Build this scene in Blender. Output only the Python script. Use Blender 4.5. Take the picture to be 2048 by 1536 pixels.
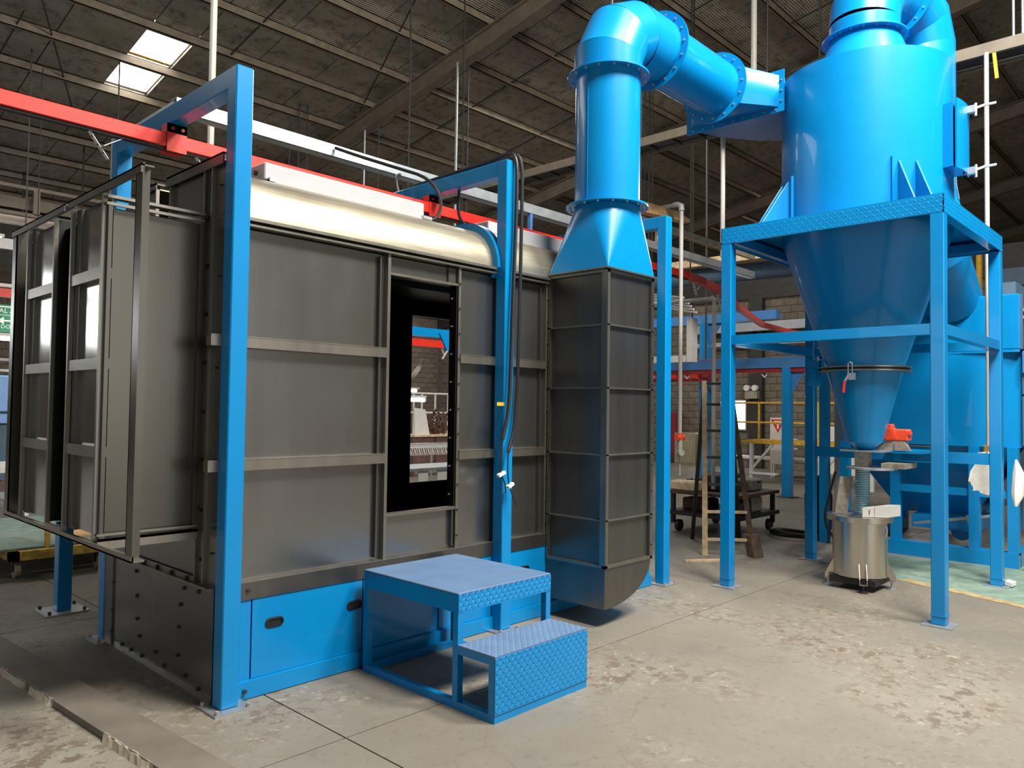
import bpy, bmesh, math, random
from mathutils import Vector, Matrix
random.seed(7)
S = bpy.context.scene
for o in list(bpy.data.objects):
    bpy.data.objects.remove(o)
COL = S.collection

# ---------------------------------------------------------------- camera
cam = bpy.data.cameras.new('camera'); cam.sensor_width = 36.0; cam.lens = 1539.3 / 2048 * 36
cam.clip_start = 0.05; cam.clip_end = 200
co = bpy.data.objects.new('camera', cam); COL.objects.link(co)
yaw, pit, rol = 0.75867496, 0.03210365, -0.01366849
f = Vector((math.cos(pit)*math.cos(yaw), math.cos(pit)*math.sin(yaw), math.sin(pit)))
r = Vector((math.sin(yaw), -math.cos(yaw), 0)); d = f.cross(r)
r2 = r*math.cos(rol) + d*math.sin(rol); d2 = -r*math.sin(rol) + d*math.cos(rol)
co.matrix_world = Matrix(((r2.x, -d2.x, -f.x, 0), (r2.y, -d2.y, -f.y, 0), (r2.z, -d2.z, -f.z, 1.6), (0, 0, 0, 1)))
S.camera = co

# ---------------------------------------------------------------- world, lights, exposure
W = bpy.data.worlds.new('world'); S.world = W; W.use_nodes = True
W.node_tree.nodes['Background'].inputs[0].default_value = (0.75, 0.86, 1.0, 1)
W.node_tree.nodes['Background'].inputs[1].default_value = 0.5
S.view_settings.view_transform = 'Standard'; S.view_settings.look = 'None'
S.view_settings.exposure = 0.0; S.view_settings.gamma = 1.0; S.view_settings.use_curve_mapping = False

def area(name, loc, direction, sx, sy, power, col):
    l = bpy.data.lights.new(name, 'AREA'); l.shape = 'RECTANGLE'; l.size = sx; l.size_y = sy
    l.energy = power; l.color = col
    o = bpy.data.objects.new(name, l); COL.objects.link(o); o.location = loc
    o.rotation_euler = Vector(direction).to_track_quat('-Z', 'Y').to_euler()
    return o
# daylight coming in through the loading door behind the camera, the side opening and the roof lights, plus added fills for back and end bay
area('daylight_loading_door', (2.6, -6.85, 2.9), (0, 1, 0.0), 7.6, 4.2, 150, (1.0, 0.97, 0.92))
area('daylight_side_opening', (-8.85, 6.5, 2.6), (1, 0, 0), 7.0, 3.6, 140, (0.93, 0.96, 1.0))
area('daylight_roof_light', (3.7, -0.7, 8.8), (0.35, 0.4, -1), 2.0, 2.0, 1450, (1.0, 0.96, 0.89))
area('daylight_roof_light', (6.5, -1.5, 8.8), (0.0, 0.5, -1), 1.6, 1.6, 1150, (1.0, 0.96, 0.89))
area('daylight_far_bay', (13.8, 11.0, 8.7), (0, 0.0, -1), 4.5, 3.0, 480, (1.0, 0.95, 0.88))
area('fill_back_bay', (16.0, 19.0, 7.2), (0, 0.2, -1), 4.0, 2.0, 420, (1.0, 0.96, 0.92))  # added fill with no visible source, lifts the wall beyond the doorway
area('fill_end_bay', (27.5, 7.0, 9.2), (0, 0.0, -1), 5.0, 3.0, 1300, (1.0, 0.96, 0.9))  # added fill, unseen source; brightens the dark ceiling by floor bounce
area('daylight_left_bay', (0.5, 13.5, 8.3), (0, 0.0, -1), 6.0, 2.0, 260, (1.0, 0.96, 0.92))

# ---------------------------------------------------------------- materials
def lin(c):
    return tuple(((v/255)/12.92 if v/255 <= .04045 else ((v/255+.055)/1.055)**2.4) for v in c) + (1,)
class NT:
    def __init__(s, name):
        s.m = bpy.data.materials.new(name); s.m.use_nodes = True
        s.t = s.m.node_tree; s.b = s.t.nodes['Principled BSDF']; s.tc = None
    def n(s, typ, **k):
        x = s.t.nodes.new(typ)
        for a, v in k.items(): setattr(x, a, v)
        return x
    def l(s, a, b): s.t.links.new(a, b)
    def coord(s, scale=(1, 1, 1), out='Object', rot=(0, 0, 0)):
        if s.tc is None: s.tc = s.n('ShaderNodeTexCoord')
        mp = s.n('ShaderNodeMapping'); mp.inputs['Scale'].default_value = scale; mp.inputs['Rotation'].default_value = rot
        s.l(s.tc.outputs[out], mp.inputs[0]); return mp.outputs[0]
    def noise(s, scale, detail=4, vec=None, rough=.55):
        x = s.n('ShaderNodeTexNoise'); x.inputs['Scale'].default_value = scale; x.inputs['Detail'].default_value = detail
        x.inputs['Roughness'].default_value = rough
        s.l(vec if vec is not None else s.coord(), x.inputs['Vector']); return x.outputs['Fac']
    def ramp(s, fac, stops):
        x = s.n('ShaderNodeValToRGB'); s.l(fac, x.inputs[0]); e = x.color_ramp.elements
        e[0].position, e[0].color = stops[0]; e[1].position, e[1].color = stops[1]
        for p, c in stops[2:]:
            q = e.new(p); q.color = c
        return x.outputs[0]
    def mix(s, fac, a, b, blend='MIX'):
        x = s.n('ShaderNodeMix', data_type='RGBA', blend_type=blend)
        for sock, v in ((x.inputs[0], fac), (x.inputs[6], a), (x.inputs[7], b)):
            if hasattr(v, 'node'): s.l(v, sock)
            else: sock.default_value = v
        return x.outputs[2]
    def bump(s, h, strength=.3, dist=.01):
        x = s.n('ShaderNodeBump'); x.inputs['Strength'].default_value = strength; x.inputs['Distance'].default_value = dist
        s.l(h, x.inputs['Height']); s.l(x.outputs[0], s.b.inputs['Normal'])
    def set(s, **k):
        for a, v in k.items():
            i = s.b.inputs[a.replace('_', ' ')]
            if hasattr(v, 'node'): s.l(v, i)
            else: i.default_value = v
def g1(v): return (v, v, v, 1)
def plain(name, c, rough=.5, metal=0, var=.12, scale=6, coat=0):
    t = NT(name); c = lin(c)
    fac = t.noise(scale, 3)
    lo = tuple(x*(1-var) for x in c[:3]) + (1,); hi = tuple(min(1, x*(1+var)) for x in c[:3]) + (1,)
    t.set(Base_Color=t.ramp(fac, [(.3, lo), (.7, hi)]), Roughness=rough, Metallic=metal)
    if coat: t.set(Coat_Weight=coat, Coat_Roughness=.08)
    return t.m
def steel(name, c, rough, streak=(30, 30, 1.2), var=.18, metal=.9):
    t = NT(name); c = lin(c)
    v = t.coord(streak); n1 = t.noise(2.0, 5, v); n2 = t.noise(1.6, 3)
    lo = tuple(x*(1-var) for x in c[:3]) + (1,); hi = tuple(min(1, x*(1+var)) for x in c[:3]) + (1,)
    mx = t.n('ShaderNodeMath', operation='MULTIPLY_ADD'); t.l(n1, mx.inputs[0]); mx.inputs[1].default_value = .5
    h = t.n('ShaderNodeMath', operation='MULTIPLY'); t.l(n2, h.inputs[0]); h.inputs[1].default_value = .5
    t.l(h.outputs[0], mx.inputs[2])
    t.set(Base_Color=t.ramp(mx.outputs[0], [(.35, lo), (.65, hi)]), Metallic=metal,
          Roughness=t.ramp(mx.outputs[0], [(.3, g1(rough*.85)), (.7, g1(rough*1.15))]))
    return t.m
M = {}
def blue_paint():
    t = NT('blue_powder_coat')
    n = t.noise(3.5, 3)
    t.set(Base_Color=t.ramp(n, [(.3, (.0004, .184, .445, 1)), (.7, (.0005, .198, .475, 1))]),
          Roughness=.3, Specular_IOR_Level=.35, Coat_Weight=.25, Coat_Roughness=.05)
    return t.m
M['blue'] = blue_paint()
M['blue2'] = plain('matt_blue_paint', (60, 112, 168), .45)
M['bluedust_sheen'] = plain('dusty_blue_tread_painted_sheen', (84, 110, 142), .5, var=.08)  # dust grey, with the grazing reflection on the treads put into the colour
M['blue_reflection'] = plain('blue_door_painted_reflection', (70, 92, 116), .35)  # doors share the blue paint; their reflection is put into this colour
M['steel'] = steel('bare_sheet_steel', (132, 132, 131), .25, (3, 3, .3), .03)
M['face'] = steel('smooth_sheet_steel', (170, 168, 164), .15, (5, 5, .4), .05)
M['steel_dark'] = steel('dark_bare_steel', (112, 110, 107), .32, (6, 6, .5), .08)
M['steel_shade'] = steel('olive_grey_sheet_steel', (104, 101, 93), .3, (3, 3, .3), .03)
M['steel_edge'] = steel('bright_steel_edge', (142, 138, 128), .38, (6, 6, .5), .06)
M['roofsteel'] = steel('satin_roof_steel', (176, 168, 149), .42, (1.2, 30, 30), .08)
M['inox'] = steel('stainless_drum_steel', (198, 191, 180), .3, (14, 14, .5), .06, 1.0)
M['galv'] = steel('galvanised_steel', (176, 181, 184), .42, (5, 5, 5), .1, .75)
M['black'] = plain('black_liner', (7, 8, 11), .42)
M['rubber'] = plain('black_rubber', (22, 21, 22), .5)
M['red'] = plain('red_track_paint', (206, 40, 22), .45)
M['darkred'] = plain('dark_red_paint', (140, 26, 26), .5)
M['white'] = plain('white_paint', (200, 198, 192), .5, var=.05)
M['lampwhite'] = plain('lamp_housing_white', (160, 159, 161), .5, var=.03)
M['pvc'] = plain('grey_white_pvc', (178, 176, 168), .45, var=.06)
M['orange'] = plain('orange_red_enamel', (232, 78, 36), .4)
M['wood'] = plain('raw_wood', (206, 160, 108), .7, var=.25, scale=14)
M['palewood'] = plain('pale_dusty_wood', (200, 176, 140), .75, var=.25, scale=14)
M['oldwood'] = plain('dark_worn_wood', (96, 76, 62), .8, var=.4, scale=20)
M['yellow'] = plain('yellow_paint', (205, 160, 40), .55, var=.2, scale=12)
M['floorline'] = plain('worn_yellow_floor_line', (150, 132, 92), .7, var=.3, scale=14)
M['dirtyyellow'] = plain('dirty_yellow_paint', (184, 152, 62), .65, var=.5, scale=16)
M['plastic'] = plain('white_plastic_bag', (226, 222, 212), .4, var=.1, scale=25)
M['dark'] = plain('dark_machinery', (40, 38, 36), .55, var=.4, scale=14)
M['rust'] = plain('rusty_iron', (86, 62, 50), .8, var=.5, scale=12)
M['brownbin'] = plain('brown_bin_steel', (92, 66, 58), .6, var=.25)
M['brass'] = plain('brass_fitting', (190, 150, 80), .35, .8)
M['greyblock'] = plain('grey_cast_metal', (140, 132, 118), .6, var=.3, scale=20)
M['beam'] = plain('brown_grey_primer_beam', (104, 94, 80), .6, var=.18, scale=4)
M['purlin'] = plain('dusty_purlin_steel', (110, 99, 82), .6, var=.25, scale=5)
M['greensign'] = plain('green_sign_board', (30, 120, 84), .5, var=.06)
M['signwhite'] = plain('sign_lettering_white', (214, 232, 218), .5, var=.03)
M['signred'] = plain('sign_lettering_red', (200, 40, 44), .5, var=.05)
M['board'] = plain('pale_notice_board', (206, 198, 190), .6, var=.05)
M['greencab'] = plain('olive_grey_cabinet', (128, 122, 98), .55)
M['maroon'] = plain('maroon_cabinet_paint', (122, 28, 46), .5)
M['bluemachine'] = plain('pale_blue_machine', (122, 160, 214), .45, var=.06)
M['bluegrey'] = plain('blue_grey_machine_base', (70, 92, 112), .5, var=.1)
M['pinkgrey'] = plain('pinkish_grey_lagging', (200, 184, 172), .7, var=.08)
M['hose'] = plain('clear_teal_hose', (70, 140, 160), .25, var=.15, coat=.5)
M['greenfloor'] = plain('worn_green_floor_paint', (112, 132, 118), .6, var=.25, scale=8)
M['mortar'] = plain('grey_mortar', (88, 80, 70), .9, var=.2)
M['dirt'] = plain('dry_dirt', (112, 86, 58), .9, var=.4, scale=30)
def emit(name, c, s):
    t = NT(name); t.set(Base_Color=g1(.8), Emission_Color=c, Emission_Strength=s); return t.m
M['daylight'] = emit('bright_daylight_pane', (1, .97, .9, 1), 9)
M['windowlight'] = emit('bright_window_pane', (.92, .97, 1, 1), 8)
M['tube'] = emit('lit_fluorescent_tube', (1, 1, .96, 1), 8)

def concrete():
    t = NT('worn_concrete_floor'); v = t.coord(out='Object')
    big = t.noise(.55, 5, v); mid = t.noise(2.3, 6, v, .65); fine = t.noise(26, 5, v, .7)
    c = t.ramp(big, [(.3, lin((104, 99, 89))), (.7, lin((131, 126, 114)))])
    c = t.mix(t.ramp(mid, [(.44, g1(0)), (.62, g1(.55))]), c, lin((110, 102, 89)))
    c = t.mix(t.ramp(fine, [(.56, g1(0)), (.68, g1(.5))]), c, lin((90, 83, 74)))
    vd = t.n('ShaderNodeVectorMath', operation='ADD')
    dn = t.n('ShaderNodeTexNoise'); dn.inputs['Scale'].default_value = 1.7; dn.inputs['Detail'].default_value = 4; t.l(v, dn.inputs['Vector'])
    sc = t.n('ShaderNodeVectorMath', operation='SCALE'); sc.inputs['Scale'].default_value = .9; t.l(dn.outputs['Color'], sc.inputs[0])
    t.l(v, vd.inputs[0]); t.l(sc.outputs[0], vd.inputs[1])
    vo = t.n('ShaderNodeTexVoronoi', feature='DISTANCE_TO_EDGE'); vo.inputs['Scale'].default_value = .55; t.l(vd.outputs[0], vo.inputs['Vector'])
    crack = t.ramp(vo.outputs['Distance'], [(0, g1(.45)), (.004, g1(0))])
    c = t.mix(crack, c, lin((92, 80, 70)))
    # scuffed, spalled patches
    sp = t.noise(1.1, 3, v); sp2 = t.noise(11, 6, v, .72)
    m = t.n('ShaderNodeMath', operation='MULTIPLY'); t.l(t.ramp(sp, [(.46, g1(0)), (.62, g1(1))]), m.inputs[0]); t.l(t.ramp(sp2, [(.52, g1(0)), (.57, g1(1))]), m.inputs[1])
    c = t.mix(m.outputs[0], c, lin((101, 89, 76)))
    sp3 = t.noise(17, 5, v, .7)
    m2 = t.n('ShaderNodeMath', operation='MULTIPLY'); t.l(t.ramp(sp, [(.42, g1(0)), (.6, g1(.8))]), m2.inputs[0]); t.l(t.ramp(sp3, [(.58, g1(0)), (.63, g1(1))]), m2.inputs[1])
    c = t.mix(m2.outputs[0], c, lin((146, 139, 126)))
    t.set(Base_Color=c, Roughness=t.ramp(mid, [(.3, g1(.45)), (.7, g1(.7))]))
    t.bump(sp2, .25, .006)
    return t.m
M['concrete'] = concrete()
M['kerb'] = plain('worn_brown_concrete_strip', (102, 95, 85), .65, var=.2, scale=3)
M['chip'] = plain('pale_broken_concrete', (170, 158, 140), .8, var=.2, scale=20)

def foil():
    t = NT('dirty_foil_roof_insulation'); v = t.coord()
    big = t.noise(.8, 5, v); dirt = t.noise(5, 6, v, .7)
    wv = t.n('ShaderNodeTexWave', bands_direction='Y'); wv.inputs['Scale'].default_value = 6; wv.inputs['Distortion'].default_value = 2.5; wv.inputs['Detail'].default_value = 3
    t.l(v, wv.inputs['Vector'])
    c = t.ramp(big, [(.25, lin((140, 134, 120))), (.75, lin((184, 177, 160)))])
    c = t.mix(t.ramp(dirt, [(.5, g1(0)), (.68, g1(.8))]), c, lin((76, 68, 58)))
    c = t.mix(t.ramp(wv.outputs['Fac'], [(.0, g1(.35)), (.35, g1(0))]), c, lin((92, 85, 73)))
    w2 = t.n('ShaderNodeTexWave', bands_direction='X'); w2.inputs['Scale'].default_value = 9; w2.inputs['Distortion'].default_value = 1.2; w2.inputs['Detail'].default_value = 2
    t.l(v, w2.inputs['Vector'])
    c = t.mix(t.ramp(w2.outputs['Fac'], [(.0, g1(.3)), (.4, g1(0))]), c, lin((70, 64, 54)))
    sp = t.n('ShaderNodeTexVoronoi'); sp.inputs['Scale'].default_value = 9; t.l(v, sp.inputs['Vector'])
    pk = t.n('ShaderNodeMath', operation='MULTIPLY')
    t.l(t.ramp(sp.outputs['Distance'], [(.04, g1(1)), (.09, g1(0))]), pk.inputs[0]); t.l(t.ramp(t.noise(1.4, 3, v), [(.55, g1(0)), (.65, g1(.9))]), pk.inputs[1])
    c = t.mix(pk.outputs[0], c, lin((226, 222, 210)))
    t.set(Base_Color=c, Roughness=.55, Metallic=.15)
    ad = t.n('ShaderNodeMath', operation='ADD'); t.l(wv.outputs['Fac'], ad.inputs[0]); t.l(dirt, ad.inputs[1])
    t.bump(ad.outputs[0], .5, .03)
    return t.m
M['foil'] = foil()
def block_mat(i, c):
    t = NT('concrete_block_' + 'abc'[i]); n = t.noise(7, 5); c = lin(c)
    t.set(Base_Color=t.ramp(n, [(.3, tuple(x*.7 for x in c[:3])+(1,)), (.7, c)]), Roughness=.9); t.bump(n, .4, .02); return t.m
M['blk'] = [block_mat(0, (108, 98, 85)), block_mat(1, (102, 93, 81)), block_mat(2, (114, 104, 90))]

# ---------------------------------------------------------------- mesh helpers
class MB:
    def __init__(s): s.b = bmesh.new()
    def box(s, x0, x1, y0, y1, z0, z1, bev=0):
        r = bmesh.ops.create_cube(s.b, size=1)
        for v in r['verts']:
            v.co = Vector((x0+(v.co.x+.5)*(x1-x0), y0+(v.co.y+.5)*(y1-y0), z0+(v.co.z+.5)*(z1-z0)))
        if bev:
            ed = list({e for v in r['verts'] for e in v.link_edges})
            bmesh.ops.bevel(s.b, geom=ed, offset=bev, segments=1, affect='EDGES')
        return s
    def bar(s, p0, p1, w, h=None, up=(0, 0, 1)):
        p0, p1 = Vector(p0), Vector(p1); h = h or w; ax = (p1-p0).normalized(); up = Vector(up)
        if abs(ax.dot(up)) > .98: up = Vector((1, 0, 0))
        sx = ax.cross(up).normalized(); sy = sx.cross(ax)
        vs = [s.b.verts.new(p + sx*a*w/2 + sy*c*h/2) for p in (p0, p1) for a, c in ((-1, -1), (1, -1), (1, 1), (-1, 1))]
        for q in ((3, 2, 1, 0), (4, 5, 6, 7), (0, 1, 5, 4), (1, 2, 6, 5), (2, 3, 7, 6), (3, 0, 4, 7)): s.b.faces.new([vs[i] for i in q])
        return s
    def ring(s, p, ax, r, seg, up=None):
        ax = Vector(ax).normalized(); u = Vector(up) if up else (Vector((0, 0, 1)) if abs(ax.z) < .9 else Vector((1, 0, 0)))
        a = ax.cross(u).normalized(); c = a.cross(ax)
        return [s.b.verts.new(Vector(p) + (a*math.cos(2*math.pi*i/seg) + c*math.sin(2*math.pi*i/seg))*r) for i in range(seg)]
    def skin(s, r0, r1):
        n = len(r0)
        for i in range(n): s.b.faces.new((r0[i], r0[(i+1) % n], r1[(i+1) % n], r1[i]))
    def cyl(s, p0, p1, r0, r1=None, seg=24, caps=True):
        r1 = r0 if r1 is None else r1; ax = Vector(p1)-Vector(p0)
        a = s.ring(p0, ax, r0, seg); c = s.ring(p1, ax, r1, seg); s.skin(a, c)
        if caps: s.b.faces.new(a); s.b.faces.new(c)
        return s
    def tube(s, pts, rad, seg=10, closed=False):
        pts = [Vector(p) for p in pts]; n = len(pts); rings = []; up = None
        for i, p in enumerate(pts):
            t = (pts[min(i+1, n-1)]-pts[max(i-1, 0)]).normalized()
            if up is None: up = Vector((0, 0, 1)) if abs(t.z) < .9 else Vector((1, 0, 0))
            a = t.cross(up)
            if a.length < 1e-4: a = t.cross(Vector((0, 1, 0.01)))
            a.normalize(); c = a.cross(t); up = c
            rr = rad[i] if isinstance(rad, (list, tuple)) else rad
            rings.append([s.b.verts.new(p+(a*math.cos(2*math.pi*k/seg)+c*math.sin(2*math.pi*k/seg))*rr) for k in range(seg)])
        for q, w in zip(rings, rings[1:]): s.skin(q, w)
        s.b.faces.new(rings[0]); s.b.faces.new(rings[-1]); return s
    def lathe(s, prof, c, seg=48, cap0=False, cap1=False):
        rs = [[s.b.verts.new((c[0]+R*math.cos(2*math.pi*i/seg), c[1]+R*math.sin(2*math.pi*i/seg), z)) for i in range(seg)] for R, z in prof]
        for a, b in zip(rs, rs[1:]): s.skin(a, b)
        if cap0: s.b.faces.new(rs[0])
        if cap1: s.b.faces.new(rs[-1])
        return s
    def annulus(s, p, ax, ri, ro, t, seg=36):
        p, ax = Vector(p), Vector(ax).normalized(); q = p+ax*t
        A = s.ring(p, ax, ri, seg); B = s.ring(p, ax, ro, seg); C_ = s.ring(q, ax, ro, seg); D = s.ring(q, ax, ri, seg)
        s.skin(A, B); s.skin(B, C_); s.skin(C_, D); s.skin(D, A); return s
    def prism(s, pts, v):
        v = Vector(v); a = [s.b.verts.new(Vector(p)) for p in pts]; c = [s.b.verts.new(Vector(p)+v) for p in pts]
        s.skin(a, c); s.b.faces.new(a); s.b.faces.new(c); return s
    def quad(s, *pts): s.b.faces.new([s.b.verts.new(Vector(p)) for p in pts]); return s
    def loft(s, A, B):
        a = [s.b.verts.new(Vector(p)) for p in A]; c = [s.b.verts.new(Vector(p)) for p in B]; s.skin(a, c); return s
    def lenses(s, o, u, v, w, h, n, pitch=.0225, t=.0022):
        o, u, v, n = Vector(o), Vector(u), Vector(v), Vector(n)
        nu, nv = int(w/pitch), int(h/pitch)
        for i in range(nu):
            for j in range(nv):
                c = o+u*((i+.5)*w/nu)+v*((j+.5)*h/nv); sg = 1 if (i+j) % 2 else -1
                d1 = (u+v*sg).normalized(); d2 = n.cross(d1).normalized(); L, wd = pitch*.62, pitch*.2
                ps = [c-d1*L, c-d1*L*.3-d2*wd, c+d1*L*.3-d2*wd, c+d1*L, c+d1*L*.3+d2*wd, c-d1*L*.3+d2*wd]
                b = [s.b.verts.new(p) for p in ps]; tp = [s.b.verts.new(c-d1*L*.55+n*t), s.b.verts.new(c+d1*L*.55+n*t)]
                for q in ((b[0], b[1], tp[0]), (b[1], b[2], tp[1], tp[0]), (b[2], b[3], tp[1]), (b[3], b[4], tp[1]), (b[4], b[5], tp[0], tp[1]), (b[5], b[0], tp[0])): s.b.faces.new(q)
        return s
    def mesh(s, name, off=(0, 0, 0), smooth=False):
        bmesh.ops.recalc_face_normals(s.b, faces=s.b.faces)
        off = Vector(off)
        for v in s.b.verts: v.co -= off
        me = bpy.data.meshes.new(name)
        if smooth:
            for fc in s.b.faces: fc.smooth = True
            for e in s.b.edges:
                if len(e.link_faces) == 2 and e.calc_face_angle(0) > .6: e.smooth = False
        s.b.to_mesh(me); s.b.free(); return me
    def obj(s, name, mat, parent=None, smooth=False, label=None, kind=None):
        if parent is not None: off = root_loc(parent)
        else:
            xs = [v.co for v in s.b.verts]
            off = Vector(((min(c.x for c in xs)+max(c.x for c in xs))/2, (min(c.y for c in xs)+max(c.y for c in xs))/2, min(c.z for c in xs)))
        me = s.mesh(name, off, smooth); me.materials.append(mat)
        o = bpy.data.objects.new(name, me); COL.objects.link(o)
        if parent is not None: o.parent = parent
        else: o.location = off
        if label: o['label'] = label
        if kind: o['kind'] = kind
        return o
def root_loc(o):
    l = Vector((0, 0, 0))
    while o is not None: l += o.location; o = o.parent
    return l
def tag(o, label, cat, group=None):
    o['label'] = label; o['category'] = cat
    if group: o['group'] = group
    return o
def thing(name, label, cat, loc, group=None):
    o = bpy.data.objects.new(name, None); COL.objects.link(o); o.location = loc; o.empty_display_size = .1
    return tag(o, label, cat, group)
def struct(o): o['kind'] = 'structure'; return o
def dup(root, off, label=None):
    r = root.copy(); COL.objects.link(r); r.location = Vector(root.location)+Vector(off)
    if label: r['label'] = label
    for ch in list(root.children):
        c = ch.copy(); COL.objects.link(c); c.parent = r
        for g in list(ch.children):
            k = g.copy(); COL.objects.link(k); k.parent = c
    return r
def shared(name, me, parent, loc):
    o = bpy.data.objects.new(name, me); COL.objects.link(o); o.parent = parent
    o.location = Vector(loc)-root_loc(parent); return o

# ================================================================ SETTING
XL, XR, YF, YB, XE = -9.0, 20.9, -7.0, 24.0, 46.0
RZ0, RS = 11.0, -.173
def rz(y): return RZ0 + RS*y
# floor: a bed with slabs laid on it, joints open between them
fl = struct(MB().box(XL, XE, YF, YB, -.3, -.02).obj('floor', M['mortar']))
xs = [XL, -5.2, -1.5, 2.2, 9.6, 13.3, 17.0, XR]; ys = [YF, -3.1, .02, 3.16, 6.23, 9.3, 12.4, 18.0, YB]
for i in range(7):
    for j in range(8):
        g = .004
        MB().box(xs[i]+g, xs[i+1]-g, ys[j]+g, ys[j+1]-g, -.05, 0).obj('slab', M['concrete'], fl)
# painted green walkway and its worn yellow border, past the drum (thin paint film)
MB().prism([(7.62, 1.0, .001), (20.5, -5.6, .001), (20.5, -3.4, .001), (9.4, 2.4, .001), (9.3, 2.95, .001), (7.98, 2.55, .001), (8.12, 2.34, .001)], (0, 0, .002)).obj('green_floor_paint', M['greenfloor'], fl)
MB().prism([(7.52, 1.0, .001), (7.62, 1.0, .001), (8.12, 2.36, .001), (8.0, 2.46, .001)], (0, 0, .003)).obj('yellow_floor_line', M['floorline'], fl)
# raised worn strip running past the booth end, with broken pale edge
tr = struct(MB().prism([(1.40, 6.6, 0), (1.70, 2.4, 0), (1.48, 2.4, 0), (1.19, 6.6, 0)], (0, 0, .035)).obj('trim_1', M['kerb']))
for (ya_, yb2) in ((6.3, 5.55), (5.5, 4.95), (4.88, 4.55), (3.95, 3.45), (3.35, 2.9)):
    n = int((ya_-yb2)/.035); A, B, C_ = [], [], []; b = MB()
    for k in range(n+1):
        y = ya_+(yb2-ya_)*k/n; x = 1.19+(6.6-y)/4.2*.29; e_ = 1 if 0 < k < n else .1
        A.append(b.b.verts.new((x+random.uniform(.0, .008)*e_+.003, y, .0362))); B.append(b.b.verts.new((x-random.uniform(.0, .005)*e_, y, random.uniform(.026, .034)))); C_.append(b.b.verts.new((x-random.uniform(.012, .022)*e_, y, 0)))
    for k in range(n): b.b.faces.new((A[k], B[k], B[k+1], A[k+1])); b.b.faces.new((B[k], C_[k], C_[k+1], B[k+1]))
    b.obj('broken_edge', M['chip'], tr)

# ceiling deck, sheets, purlins, rafters
def slab_roof(x0, x1, y0, y1, dz0, dz1, b=None):
    b = b or MB(); a = [(x0, y0, rz(y0)+dz0), (x1, y0, rz(y0)+dz0), (x1, y1, rz(y1)+dz0), (x0, y1, rz(y1)+dz0)]
    return b.prism(a, (0, 0, dz1-dz0))
SKX0, SKX1 = 5.46, 6.28
ce = struct(slab_roof(XL, SKX0, YF, YB, .06, .12).obj('ceiling', M['purlin']))
b = slab_roof(SKX1, XE, YF, YB, .06, .12); slab_roof(SKX0, SKX1, YF, 14.25, .06, .12, b); slab_roof(SKX0, SKX1, 16.75, YB, .06, .12, b)
b.obj('roof_deck', M['purlin'], ce)
PY = [14.25+1.25*k for k in range(-17, 8)]
sx = [SKX0-1.23*k for k in range(11, 0, -1)] + [SKX0, SKX1] + [SKX1+1.23*k for k in range(1, 32)] + [XE]
for a, c in zip(sx, sx[1:]):
    a2 = max(a, XL)
    for y0, y1 in ((YF, 3.0), (3.0, 9.25), (9.25, 14.25), (14.25, 16.75), (16.75, YB)):
        if abs(a-SKX0) < .01 and y0 == 14.25: continue
        slab_roof(a2+.012, c-.012, y0+.01, y1-.01, 0, .05).obj('roof_sheet', M['foil'], ce)
for y in PY:
    if y < YF+.2 or y > YB-.1: continue
    z = rz(y)
    b = MB(); b.box(XL, XE, y-.035, y-.02, z-.17, z-.005); b.box(XL, XE, y-.035, y+.05, z-.17, z-.155); b.box(XL, XE, y-.035, y+.05, z-.02, z-.005)
    b.obj('purlin', M['purlin'], ce)
for x in (2.35, 10.35, 17.3, 24.3, 31.3, 38.3):
    b = MB()
    for (w, h0, h1) in ((.2, -.56, -.53), (.05, -.53, -.2), (.2, -.2, -.17)): slab_roof(x-w/2, x+w/2, YF, YB, h0, h1, b)
    b.obj('rafter', M['beam'], ce)
# skylight panes between purlins
sk = struct(slab_roof(SKX0+.02, SKX1-.02, 14.3, 15.46, .06, .075).obj('window_1', M['daylight']))
slab_roof(SKX0+.02, SKX1-.02, 15.54, 16.7, .06, .075).obj('pane', M['daylight'], sk)
slab_roof(SKX0+.02, SKX1-.02, 15.46, 15.54, .05, .08).obj('glazing_bar', M['dirtyyellow'], sk)
# sag rods and bracing below the sheets
for (x0, y0, x1, y1) in ((6.9, 9.3, 6.9, 14.2), (12.2, 8.0, 12.2, 15.5), (14.6, 9.2, 14.6, 15.5), (8.2, 9.5, 10.2, 14.6), (3.0, 12.9, 5.2, 17.8), (4.3, 9.0, 4.3, 13.0), (13.3, 3.2, 13.3, 7.8), (15.4, 1.8, 15.4, 6.8), (3.6, 15, 3.6, 19)):
    MB().bar((x0, y0, rz(y0)-.12), (x1, y1, rz(y1)-.12), .022).obj('brace_rod', M['dark'], ce)

# walls
def wall(name, x0, x1, y0, y1, z0, z1, mat): return struct(MB().box(x0, x1, y0, y1, z0, z1).obj(name, mat))
wr = wall('wall_right', XR, XR+.2, YF, YB, 0, 5.35, M['mortar'])
we = struct(MB().box(XE, XE+.2, YF, YB, 0, 12.3).obj('wall_end', M['greyblock']))
MB().box(XR-.1, XR, YF, YB, 4.85, 5.6).obj('tie_beam', M['dark'], wr)
wb = struct(MB().prism([(XL, YB, 0), (XE, YB, 0), (XE, YB, 5.2), (XL, YB, 5.2)], (0, .2, 0)).obj('wall_back', M['mortar']))
MB().box(XL, XE, YB+.01, YB+.1, 5.2, rz(YB)+.1).obj('upper_cladding', M['dark'], wb)
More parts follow.
